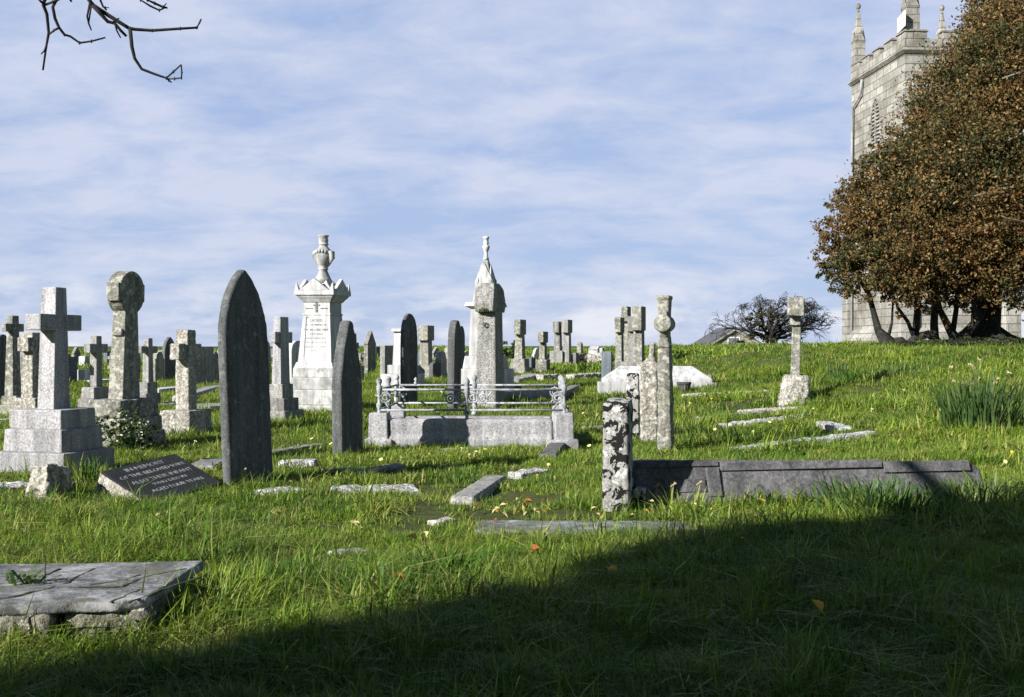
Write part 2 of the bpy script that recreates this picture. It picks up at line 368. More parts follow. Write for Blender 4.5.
go = bpy.data.objects.new('ground', me); COL.objects.link(go); tag(go, kind='structure')

# ------------------------------------------------------------------ grave builders
B0 = 16.0      # the graves' rows are turned 16 degrees: local -Y is the narrow sunlit side, local +X the shaded face
class Spot:
    def __init__(s, px, base, rot=B0, push=0.0):
        p = hit(px, base); s.D = p.y + push
        s.p = at(px, s.D); s.k = s.D / F; th = math.degrees(math.atan2(p.x, p.y)); s.base = base
        s.cw = math.cos(R(rot - th)); s.sw = max(0.17, math.sin(R(rot - th))); s.rz = -R(rot)
    def t(s, wl): return wl * s.k / s.cw
    def w(s, wd): return wd * s.k / s.sw
    def h(s, y): return (s.base - y) * s.k
def stone_name(D): return D < 20

def cross(px, base, top, arm, shaft, steps, mat, label, armt=None, rot=B0, tilt=(0, 0), cat='stone cross', name='stone_cross', span=None, group=None, stepmat=None, rough=0.0, push=.25):
    """shaft=(lit,dark at the foot, lit,dark at the top) in pixels; arm=(y top, y bottom, dark px); steps=[(y top, lit, dark)...] downwards"""
    s = Spot(px, base, rot, push)
    o = thing(name, label, cat, s.p, s.rz, group, tilt)
    near = s.D < 20; bv = 0.012 if near else 0.01
    z = s.h(top); sb = s.h(steps[0][0]) if steps else -0.1
    t0, w0, t1, w1 = s.t(shaft[0]) / 2, s.w(shaft[1]) / 2, s.t(shaft[2]) / 2, s.w(shaft[3]) / 2
    m = MB(); m.frustum(sb - 0.01, z, t0, w0, t1, w1); m.build('shaft', mat, o, bv, rough, 3 if rough else 0)
    if arm:
        ya, yb, sp = arm; at_ = s.t(armt) / 2 if armt else t1 + 0.004
        hw = span / 2 if span else s.w(sp) / 2
        m = MB(); m.box(-at_, at_, -hw, hw, s.h(yb), s.h(ya)); m.build('crosspiece', mat, o, bv, rough, 3 if rough else 0)
    zt = sb
    for i, (yt, wl, wd) in enumerate(steps):
        zb = s.h(steps[i + 1][0]) if i + 1 < len(steps) else -0.25
        m = MB(); hx, hy = s.t(wl) / 2, s.w(wd) / 2; tp = 0.97 if i + 1 < len(steps) else 0.985
        m.frustum(zb - 0.005, zt, hx, hy, hx * tp, hy * tp); m.build('step' if i or len(steps) > 1 else 'pedestal', stepmat or mat, o, bv * 1.2, rough, 3 if rough else 0); zt = zb
    if steps: keep(s.p.x, s.p.y, s.t(steps[-1][1]) / 2, s.w(steps[-1][2]) / 2, s.rz)
    else: keep(s.p.x, s.p.y, t0, w0, s.rz)
    return o, s

def profile(kind, hw, h, sh):
    p = [(-hw, -0.3), (hw, -0.3)]
    if kind == 'square': return p + [(hw, h), (-hw, h)]
    if kind == 'gothic':
        p.append((hw, sh)); H_ = h - sh
        c_ = (H_ * H_ - hw * hw) / (2 * hw); r_ = hw + c_       # two arcs struck from beyond the opposite side
        a1 = math.asin(min(1, H_ / r_)); n = 10
        p += [(-c_ + r_ * math.cos(a1 * i / n), sh + r_ * math.sin(a1 * i / n)) for i in range(1, n)]
        p.append((0, h))
        p += [(c_ - r_ * math.cos(a1 * i / n), sh + r_ * math.sin(a1 * i / n)) for i in range(n - 1, 0, -1)]
        return p + [(-hw, sh)]
    if kind == 'round':
        H_ = h - sh; return p + [(hw * math.cos(R(a)), sh + H_ * math.sin(R(a))) for a in range(0, 181, 15)]
    if kind == 'gable': return p + [(hw, sh), (hw * 1.12, sh + 0.01), (0, h), (-hw * 1.12, sh + 0.01), (-hw, sh)]
    if kind == 'ogee':
        H_ = h - sh
        q = [(0.94, 0.12), (0.86, 0.28), (0.74, 0.45), (0.58, 0.62), (0.42, 0.77), (0.30, 0.86), (0.24, 0.93), (0.16, 0.98)]
        return p + [(hw, sh)] + [(hw * a, sh + H_ * b) for a, b in q] + [(0, h)] + [(-hw * a, sh + H_ * b) for a, b in q[::-1]] + [(-hw, sh)]
    if kind == 'shoulder':
        H_ = h - sh
        return p + [(hw, sh), (hw * 0.93, sh + H_ * 0.12), (hw * 0.80, sh + H_ * 0.2)] + [(hw * 0.74 * math.cos(R(a)), sh + H_ * (0.24 + 0.76 * math.sin(R(a)))) for a in range(0, 181, 15)] + [(-hw * 0.80, sh + H_ * 0.2), (-hw * 0.93, sh + H_ * 0.12), (-hw, sh)]
def headstone(px, base, top, sh, wl, wd, kind, mat, label, tilt=(0, 0), rot=B0, group=None, plinth=None, rough=0.0, name='headstone', cat='headstone', hw=None):
    s = Spot(px, base, rot, 0.2)
    o = thing(name, label, cat, s.p, s.rz, group, tilt)
    ht = s.t(wl) / 2; hw = hw or s.w(wd) / 2
    m = MB(); m.prism(profile(kind, hw, s.h(top), s.h(sh)), -ht, ht)
    m.build('tablet', mat, o, min(0.014, ht * 0.25), rough, 4 if rough else 0)
    if plinth:
        m = MB(); m.frustum(-0.2, s.h(plinth), ht * 1.5, hw * 1.12, ht * 1.42, hw * 1.1); m.build('plinth', mat, o, 0.015); ht *= 1.5
    keep(s.p.x, s.p.y, ht, hw, s.rz)
    return o, s
def kerb(p0, p1, width, h, mat, label, name='kerb_stone', cat='kerb stone', group=None, rough=0.02, sink=0.1, push=0.0, bev=0.012, wedge=0.0):
    """a long stone lying on the ground between two pixels of the photograph"""
    a, b = hit(*p0), hit(*p1); a.y += push; b.y += push
    if push: a.z = gz(a.x, a.y); b.z = gz(b.x, b.y)
    d = b - a; L = d.length; rz = math.atan2(d.y, d.x); rise = math.asin(max(-0.9, min(0.9, d.z / L)))
    c_ = (a + b) / 2
    o = MB(); o.frustum(-sink, h, L / 2, width / 2, L / 2 - wedge, width / 2 - wedge * 0.5)
    ob = o.build(name, mat, None, bev, rough, 4); ob.location = c_; ob.rotation_euler = Euler((0, -rise, 0)).to_matrix().to_euler(); ob.rotation_euler = (Matrix.Rotation(rz, 3, 'Z') @ Matrix.Rotation(-rise, 3, 'Y')).to_euler()
    tag(ob, label, cat, group); keep(c_.x, c_.y, L / 2, width / 2, rz); return ob

# ------------------------------------------------------------------ church tower
def church_tower():
    c0 = Vector((19.65, 60.0)); rz = R(4.0)
    z0 = 0.9; Wd, Dp = 5.4, 7.6
    o = thing('church_tower', 'tall pale stone church tower with battlements and pinnacles behind the brown tree', 'church tower', (c0.x, c0.y, z0), rz)
    ZS = 16.1 - z0; E = 16.85 - z0; Mz = 17.35 - z0
    m = MB(); m.frustum(-1, ZS, Wd / 2 + 0.1, Dp / 2 + 0.1, Wd / 2, Dp / 2, Wd / 2, Dp / 2); m.build('wall', TOWER, o, 0.02)
    m = MB(); m.frustum(-1, 1.0, Wd / 2 + 0.45, Dp / 2 + 0.45, Wd / 2 + 0.4, Dp / 2 + 0.4, Wd / 2, Dp / 2); m.frustum(1.0, 1.5, Wd / 2 + 0.4, Dp / 2 + 0.4, Wd / 2 + 0.12, Dp / 2 + 0.12, Wd / 2, Dp / 2); m.build('plinth', TOWER, o, 0.03)
    m = MB(); m.frustum(ZS, ZS + 0.16, Wd / 2 + 0.05, Dp / 2 + 0.05, Wd / 2 + 0.2, Dp / 2 + 0.2, Wd / 2, Dp / 2); m.frustum(ZS + 0.16, ZS + 0.3, Wd / 2 + 0.2, Dp / 2 + 0.2, Wd / 2 + 0.08, Dp / 2 + 0.08, Wd / 2, Dp / 2); m.build('string_course', TOWER, o, 0.02)
    m = MB(); w_ = 0.45
    for (x0, x1, y0, y1) in ((0, Wd, 0, w_), (0, Wd, Dp - w_, Dp), (0, w_, w_, Dp - w_), (Wd - w_, Wd, w_, Dp - w_)): m.box(x0 - 0.03, x1 + 0.03, y0 - 0.03 if y0 == 0 else y0, y1 + 0.03 if y1 == Dp else y1, ZS + 0.29, E)
    m.build('parapet', TOWER, o, 0.02)
    mer = []
    for f0, f1 in ((0, 1.1), (1.75, 2.75), (3.45, 4.35), (5.0, 5.95), (6.5, 7.6)): mer += [(0, w_, f0, f1), (Wd - w_, Wd, f0, f1)]
    for f0, f1 in ((w_, 1.15), (1.95, 3.35), (4.2, Wd - w_)): mer += [(f0 + 0.002, f1, 0, w_), (f0 + 0.002, f1, Dp - w_, Dp)]
    for x0, x1, y0, y1 in mer:
        m = MB(); m.box(x0, x1, y0, y1, E - 0.01, Mz - 0.12); m.build('merlon', TOWER, o, 0.03, 0.05, 2, rscale=0.4)
        m = MB(); m.frustum(Mz - 0.13, Mz, (x1 - x0) / 2 + 0.07, (y1 - y0) / 2 + 0.07, (x1 - x0) / 2 - 0.03, (y1 - y0) / 2 - 0.03, (x0 + x1) / 2, (y0 + y1) / 2); m.build('coping', TOWER, o, 0.02)
    for x, y, r_ in ((0.5, 0.55, 0.36), (0.28, Dp - 0.3, 0.31), (Wd - 0.3, Dp - 0.3, 0.31), (Wd - 0.3, 0.3, 0.31)):
        m = MB(); m.frustum(Mz - 0.02 if r_ > .35 else Mz - .6, Mz + 1.15, r_, r_, r_ * 0.94, r_ * 0.94, x, y)
        for k in range(4):
            a = k * math.pi / 2; q = r_ * 1.02; zz = Mz + 1.12
            tri = [(-q, zz), (q, zz), (0, zz + 0.75)]
            if k % 2 == 0: m.prism([(y + p, z_) for p, z_ in tri], x + (q - 0.04 if k == 0 else -q), x + (q if k == 0 else -q + 0.04))
            else: m.prism([(x + p, z_) for p, z_ in tri], y + (q - 0.04 if k == 1 else -q), y + (q if k == 1 else -q + 0.04), 'y')
        m.frustum(Mz + 1.15, Mz + 3.05, r_ * 0.9, r_ * 0.9, r_ * 0.16, r_ * 0.16, x, y); pin = m.build('pinnacle', TOWER, o, 0.015)
        m = MB(); m.lathe([(0.03, Mz + 3.0), (0.12, Mz + 3.08), (0.15, Mz + 3.2), (0.1, Mz + 3.32), (0.02, Mz + 3.36)], 10, x, y); m.build('finial', TOWER, pin, smooth=True)
    # belfry window in the sunlit side: frame, slats
    yc, zb, zt, hw = 3.75, 11.6 - z0, 14.75 - z0, 0.78
    pr = profile('gothic', hw, zt, zt - 1.25); pr = [(a, max(b, zb)) for a, b in pr]
    inner = [(a * 0.78, zb + 0.12 + (b - zb) * 0.93) for a, b in pr]
    m = MB(); n = len(pr)
    vs_ = [(-0.10, yc + a, b) for a, b in pr] + [(-0.10, yc + a, b) for a, b in inner] + [(0.2, yc + a, b) for a, b in pr] + [(0.05, yc + a, b) for a, b in inner]
    fs = []
    for i in range(n):
        j = (i + 1) % n; fs += [(i, j, n + j, n + i), (i, j, 2 * n + j, 2 * n + i), (n + i, n + j, 3 * n + j, 3 * n + i)]
    m.add(vs_, fs); win = m.build('belfry_window', TOWER, o)
    m = MB(); m.prism([(yc + a, b) for a, b in inner], -0.045, 0.04); m.build('louvre_panel', DARK, win)
    m = MB()
    zz = zb + 0.3
    while zz < zt - 0.35:
        wz = hw * 0.74 * (1 if zz < zt - 1.25 else max(0.15, 1 - ((zz - zt + 1.25) / 1.3) ** 2)); m.frustum(zz, zz + 0.13, 0.05, wz, 0.02, wz, -0.05, yc, 0.03); zz += 0.2
    m.box(-0.12, -0.06, yc - 0.05, yc + 0.05, zb + 0.1, zt - 0.25); m.build('louvre_slats', TOWER, win)
    m = MB(); m.tube([(-0.14, 5.6, ZS - 0.05), (-0.16, 5.75, ZS - 0.8), (-0.16, 7.0, ZS - 1.3), (-0.16, 7.05, ZS - 3), (-0.2, 7.05, -0.3)], 0.07, 8); m.build('drainpipe', LEAD, o, smooth=True)
    m = MB(); m.frustum(zb - 1.2, zb - 0.95, Wd / 2 + 0.05, Dp / 2 + 0.05, Wd / 2 + 0.16, Dp / 2 + 0.16, Wd / 2, Dp / 2); m.build('string_course', TOWER, o, 0.02)
    for x, y in ((0, 0), (0, Dp), (Wd, 0)):
        m = MB(); m.frustum(-0.9, 9.0, 0.42, 0.42, 0.36, 0.36, x, y); m.frustum(9.0, 9.8, 0.36, 0.36, 0.1, 0.1, x, y); m.build('buttress', TOWER, o, 0.02)
    # sign board fixed to the near corner pinnacle
    sg = thing('sign_board', 'small white notice board fixed to the near corner pinnacle of the tower', 'sign', (c0.x + 0.02, c0.y + 0.42, 17.42), rz + R(-8))
    m = MB(); m.box(-0.06, 0.0, -0.62, 0.85, 0.0, 0.78); m.build('board', PAINT, sg, 0.01)
    m = MB(); m.box(-0.068, -0.0585, -0.28, 0.52, 0.40, 0.44); m.build('lettering', LETTERW, sg)
    for q0 in (-.2, .4): m = MB(); m.box(0.0, 0.25, q0, q0 + .1, 0.2, 0.28); m.build('bracket', LEAD, sg)
church_tower()

# ------------------------------------------------------------------ cottage behind the crest
def cottage():
    D = 106.0; k = D / F; p = Vector(((735 - CX) / F * D, D, -0.9))
    o = thing('cottage', 'stone cottage gable with slate roof half hidden behind the grassy crest', 'cottage', p, R(0))
    ap = EYE + 21.5 * k - p.z; ev = EYE + 0.5 * k - p.z; hw = 31 * k; ln = 9.0
    m = MB(); m.prism([(-hw, -1), (hw, -1), (hw, ev), (0, ap - 0.12), (-hw, ev)], 0, ln, 'y'); m.build('wall', GABLE, o)
    m = MB(); m.prism([(-hw - 0.35, ev - 0.15), (0, ap - 0.1), (hw + 0.35, ev - 0.15), (hw + 0.35, ev), (0, ap + 0.06), (-hw - 0.35, ev)], -0.22, ln + 0.2, 'y'); m.build('roof', ROOF, o)
    m = MB(); m.prism([(-hw - 0.36, ev - 0.36), (0, ap - 0.32), (hw + 0.36, ev - 0.36), (hw + 0.36, ev - 0.16), (0, ap - 0.11), (-hw - 0.36, ev - 0.16)], -0.25, -0.14, 'y'); m.build('bargeboard', GABLE, o)
    wx, zt = -0.1, EYE + 10.5 * k - p.z
    f = MB(); wh = 0.48
    f.box(wx - wh - 0.07, wx + wh + 0.07, -0.06, -0.005, zt, zt + 0.1); f.box(wx - wh - 0.07, wx - wh, -0.06, -0.005, zt - 1.3, zt); f.box(wx + wh, wx + wh + 0.07, -0.06, -0.005, zt - 1.3, zt); fr = f.build('window_frame', PAINT, o)
    m = MB(); m.box(wx - wh, wx + wh, -0.03, -0.004, zt - 1.3, zt); m.build('pane', GLASSM, fr)
cottage()

# ------------------------------------------------------------------ trees
def crown_points(balls, per, shell=0.55, spray=34):
    """leaves gathered in sprays over and inside every ball, with gaps between the sprays"""
    P = []; Cn = []
    for i, (c_, r_, sq) in enumerate(balls):
        n = int(per * r_ ** 2.3); ns = max(3, n // spray)
        d = rng.normal(size=(ns, 3)); d /= np.linalg.norm(d, axis=1)[:, None]
        rr = r_ * (1.06 - shell * rng.random(ns) ** 1.5 + 0.10 * rng.normal(size=ns))
        q = np.array(c_) + d * rr[:, None] * np.array([1, 1, sq])
        sg = r_ * rng.uniform(0.05, 0.13, ns)
        k = rng.integers(0, ns, n)
        off = rng.normal(size=(n, 3)) * sg[k][:, None]; off += d[k] * (np.abs(rng.normal(size=n)) * sg[k] * 0.8)[:, None]; off[:, 2] *= 0.7
        P.append(q[k] + off); Cn.append(np.full(n, i))
    return np.concatenate(P), np.concatenate(Cn)
def leaf_cols(P, Cn, pal, wts, patch=1.3):
    """every leaf takes a colour of the palette; neighbouring sprays tend to share it"""
    n = len(P); pal = np.array(pal)
    f = vnoise(P[:, 0] + P[:, 1] * 0.7, P[:, 2] + 0.4 * P[:, 1], patch) + vnoise(P[:, 0] - P[:, 1] + 31, P[:, 2] * 1.3, patch * 0.35) * 0.7 + rng.normal(scale=0.55, size=n)
    order = np.argsort(np.argsort(f)) / n
    cum_ = np.cumsum(wts) / sum(wts); k = np.searchsorted(cum_, order).clip(0, len(pal) - 1)
    return pal[k] * rng.uniform(0.65, 1.35, n)[:, None]
BROWN = [(0.030, 0.042, 0.014), (0.050, 0.055, 0.018), (0.105, 0.074, 0.025), (0.17, 0.105, 0.036), (0.25, 0.16, 0.065), (0.13, 0.062, 0.020)]
def limb(m, a, b, r0, r1, wob=0.25, n=7, sides=8):
    a, b = Vector(a), Vector(b); L = (b - a).length; pts = []; rr = []
    off = Vector((0, 0, 0))
    for i in range(n + 1):
        t_ = i / n
        if 0 < i < n: off += Vector((random.gauss(0, 1), random.gauss(0, 1), random.gauss(0, 0.5))) * wob * L * 0.06
        pts.append(a.lerp(b, t_) + off * (1 if i < n else 1)); rr.append(r0 + (r1 - r0) * t_)
    m.tube(pts, rr, sides); return pts
def big_trees():
    D = 38.0; k = D / F
    def ball(px, py, rpx, dy=0.0, sq=0.9): 
        q = W3(px, py, D + dy); return ((q.x, q.y, q.z), rpx * k, sq)
    # main tree
    base = at(985, D); base.z -= 0.1
    o = thing('tree', 'large tree with brown autumn crown and thick dark trunk before the tower', 'tree', base)
    inv = -base
    m = MB(); tr_top = W3(987, 285, D)
    m.tube([base - base + Vector((0, 0, -0.3)), Vector((0, 0, 0.15)), Vector((0.02, 0, 0.6)), tr_top - base, W3(1000, 230, D) - base], [0.85, 0.56, 0.45, 0.46, 0.36], 12)
    for e, r_ in (((940, 250), .2), ((960, 190), .22), ((1030, 200), .26), ((1010, 120), .22), ((1060, 250), .2), ((1080, 150), .2), ((980, 130), .16)):
        limb(m, W3(990, 275, D) - base, W3(e[0], e[1], D + random.uniform(-1.5, 1.5)) - base, r_, 0.05, 0.4)
    for dx, dy in ((-1.3, -0.5), (1.5, -0.3), (0.4, -1.4), (-0.8, 0.9)): m.tube([(0, 0, 0.55), (dx * .45, dy * .45, 0.22), (dx, dy, gz(base.x + dx, base.y + dy) - base.z - 0.05)], [0.4, 0.25, 0.08], 7)
    m.build('trunk', BARK, o, smooth=True)
    for a, b, r_ in (((1024, 185), (975, 202), .06), ((1035, 70), (1005, 80), .05), ((1030, 128), (1012, 140), .06), ((1040, 235), (1000, 215), .05)): m = MB(); limb(m, W3(a[0], a[1], D - 2.6) - base, W3(b[0], b[1], D - 3.4) - base, r_, 0.02, 0.5); m.build('branch', BARKP, o, smooth=True)
    balls = [ball(940, 105, 18, .3), ball(918, 130, 15, 0), ball(966, 66, 15, .3), ball(986, 36, 13, .5), ball(890, 160, 14, 0), ball(1000, 62, 55, -0.6), ball(968, 92, 50, 0.3), ball(1015, 150, 85, -1.0), ball(935, 135, 46, 0.2), ball(905, 178, 42, -0.5), ball(955, 195, 70, -1.2),
             ball(1015, 235, 62, -1.4), ball(1075, 100, 100, 0.5), ball(1085, 215, 85, 0.0), ball(1040, 10, 62, 0), ball(1000, 20, 36, 0.8), ball(1150, 150, 100, 1), ball(1090, -60, 80, 0),
             ball(1030, 60, 60, -1.6), ball(935, 235, 50, -0.8), ball(975, 255, 42, -1.4), ball(1060, 260, 55, -1), ball(1000, 100, 60, 2.5), ball(1010, 200, 80, 2.5), ball(940, 180, 55, 2.2)]
    P, Cn = crown_points(balls, 3500); U, V = rand_axes(len(P), 0.057)
    quads('crown', P - np.array(base), U, V, leaf_cols(P, Cn, BROWN, [1.6, 1.8, 3.2, 2.4, 0.9, 1.0]), LEAF, o)
    # slender leaning tree on its left
    b2 = at(889, D - 1.5); b2.z -= 0.05
    o2 = thing('tree', 'slender leaning tree with thin curved stems left of the thick trunk', 'tree', b2)
    m = MB()
    G = lambda x, y, dy=-1.5: W3(x, y, D + dy) - b2
    m.tube([Vector((0.1, 0, -0.2)), Vector((0, 0, 0.18)), G(878, 330), G(873, 310), G(868, 292), G(874, 260), G(880, 230)], [0.5, 0.26, 0.12, 0.085, 0.08, 0.07, 0.04], 9)
    m.tube([Vector((0.1, 0, 0.15)), G(902, 341), G(910, 346)], [0.25, 0.14, 0.06], 7)
    m.tube([G(868, 292), G(855, 270), G(838, 250)], [0.09, 0.06, 0.02], 6); m.tube([G(874, 262), G(895, 235), G(900, 205)], [0.09, 0.06, 0.02], 6)
    m.tube([G(888, 338), G(892, 322), G(893, 300), G(897, 280)], [0.06, 0.045, 0.035, 0.02], 6)
    m.build('trunk', BARK, o2, smooth=True)
    balls = [ball(868, 222, 38, -1.5), ball(846, 240, 30, -1.2), ball(880, 262, 38, -2), ball(862, 195, 26, -0.8), ball(905, 262, 40, -2), ball(835, 262, 21, -1.5, 0.8), ball(885, 205, 34, -0.5), ball(850, 268, 26, -1.6), ball(878, 165, 22, 0), ball(829, 238, 15, -1.2), ball(842, 205, 14, -1), ball(895, 285, 22, -2.1, .8), ball(862, 180, 10, -1), ball(822, 252, 9, -1.2), ball(833, 222, 9, -1), ball(826, 270, 9, -1.4), ball(852, 290, 9, -1.5), ball(848, 190, 8, -1)]
    P, Cn = crown_points(balls, 3600, 0.8); U, V = rand_axes(len(P), 0.053)
    quads('crown', P - np.array(b2), U, V, leaf_cols(P, Cn, BROWN, [1.4, 1.8, 3.2, 2.4, 0.9, 0.9]), LEAF, o2)
    # twisted low tree between them
    b3 = at(950, D - 1.0); b3.z -= 0.05
    o3 = thing('tree', 'twisted low tree with forked mossy stems between the thick trunk and leaning stem', 'tree', b3)
    G = lambda x, y, dy=-1.0: W3(x, y, D + dy) - b3
    m = MB()
    m.tube([Vector((0.3, 0, -0.2)), G(956, 340), G(948, 326), G(940, 310), G(934, 285)], [0.24, 0.17, 0.12, 0.09, 0.06], 8)
    m.tube([G(908, 347), G(915, 338), G(928, 334), G(938, 342)], [0.16, 0.13, 0.13, 0.14], 8)
    m.tube([G(935, 343), G(934, 325), G(935, 300), G(930, 270)], [0.14, 0.12, 0.1, 0.06], 8)
    m.tube([G(952, 344), G(966, 334), G(976, 322), G(990, 300)], [0.16, 0.17, 0.13, 0.07], 8)
    m.tube([G(953, 330), G(956, 310), G(958, 290), G(962, 270)], [0.09, 0.08, 0.07, 0.04], 7)
    m.tube([G(913, 335), G(908, 322), G(898, 308), G(892, 290)], [0.07, 0.06, 0.05, 0.03], 7)
    m.tube([G(915, 340), G(917, 315), G(918, 280)], [0.11, 0.10, 0.07], 8)
    m.build('trunk', BARK, o3, smooth=True)
    balls = [ball(930, 275, 34, -1.4, .8), ball(958, 282, 26, -1.2, .8), ball(906, 290, 16, -1.2, .8), ball(915, 262, 34, -1.5), ball(945, 320, 9, -1.5), ball(1000, 282, 22, -1.6, .7), ball(925, 304, 15, -1.6, .8), ball(962, 300, 15, -1.5, .8), ball(1012, 302, 14, -1.8, .7), ball(898, 318, 8, -1.6), ball(975, 312, 9, -1.4)]
    P, Cn = crown_points(balls, 3500, 0.85); U, V = rand_axes(len(P), 0.053)
    quads('crown', P - np.array(b3), U, V, leaf_cols(P, Cn, BROWN, [1.4, 1.6, 2.8, 2.6, 1.1, 1.0]), LEAF, o3)
big_trees()

def leaf_bed():  # low dark leaf faces and litter scattered over the ground below the brown tree
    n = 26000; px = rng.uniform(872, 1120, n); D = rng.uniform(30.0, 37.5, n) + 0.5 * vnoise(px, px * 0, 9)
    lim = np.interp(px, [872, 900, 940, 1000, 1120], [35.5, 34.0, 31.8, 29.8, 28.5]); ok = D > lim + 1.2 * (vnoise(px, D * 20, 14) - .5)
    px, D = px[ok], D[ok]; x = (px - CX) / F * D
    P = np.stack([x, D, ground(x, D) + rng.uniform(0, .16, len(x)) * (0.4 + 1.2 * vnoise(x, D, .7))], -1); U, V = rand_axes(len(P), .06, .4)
    o = quads('ground_leaves', P, U, V, leaf_cols(P, None, [(0.012, .020, .010), (.02, .032, .012), (.035, .05, .018), (.07, .042, .02)], [3, 2, 1, .8], .8), LEAF)
    tag(o, 'dark low leaves and leaf litter spreading on the ground below the brown crowned tree', 'ground cover', None, 'stuff')
leaf_bed()
def bare_tree():
    D = 50.0; k = D / F; b = at(771, D); b.z -= 0.1
    o = thing('tree', 'wind bent tree with bare fanned twigs on the skyline left of the tower', 'tree', b)
    m = MB(); tips = []
    def grow(p, d, L, r_, lev):
        pts = [p]; q = p; n = 4
        for i in range(n):
            d = d + Vector((random.gauss(0.03, 0.15), random.gauss(0, 0.16), random.gauss(0.01, 0.12)))
            out = Vector(((q.x - .3) / 3.0, 0, (q.z - .3) / 1.75)); 
            if out.length > 0.95: d.z -= 0.22
            d.x += .035; d.normalize(); q = q + d * L / n; pts.append(q)
        m.tube(pts, [max(.007, r_ * (1 - 0.5 * i / n)) for i in range(n + 1)], 5 if lev < 3 else 3)
        if lev >= 6: return
        for j in range(3 if lev < 5 else 4):
            i = random.choice((1, 2, 3, 4)); dd = (d + Vector((random.gauss(0, 0.55), random.gauss(0, 0.55), random.gauss(0.08, 0.36)))).normalized()
            grow(pts[i], dd, L * random.uniform(0.62, 0.82), max(0.009, r_ * 0.55), lev + 1)
    for d in ((-0.85, 0, 0.42), (-0.55, 0.3, 0.6), (-.2, .1, .8), (0.15, -0.3, 0.8), (0.5, 0.1, 0.66), (0.9, -0.1, 0.45), (1, .2, .2)):
        grow(Vector((0, 0, 0.45)), Vector(d).normalized(), 1.15, 0.085, 1)
    m.tube([(0.1, 0, -0.3), (0.05, 0, 0.1), (0, 0, 0.5)], [0.34, 0.26, 0.2], 8)
    m.build('trunk', TWIG, o)
    balls = []
    for px, py, rp in ((764, 325, 17), (750, 332, 14), (774, 322, 13), (758, 318, 10), (772, 337, 11), (746, 343, 9)):
        q = W3(px, py, D); balls.append(((q.x, q.y, q.z), rp * k, 0.85))
    P, Cn = crown_points(balls, 1500, 0.9); U, V = rand_axes(len(P), 0.06)
    quads('foliage', P - np.array(b), U, V, leaf_cols(P, Cn, [(0.028, 0.034, 0.018), (0.055, 0.048, 0.02), (0.085, 0.05, 0.022), (0.04, 0.05, 0.02)], [2, 2, 1, 1], 0.6), LEAF, o)
bare_tree()

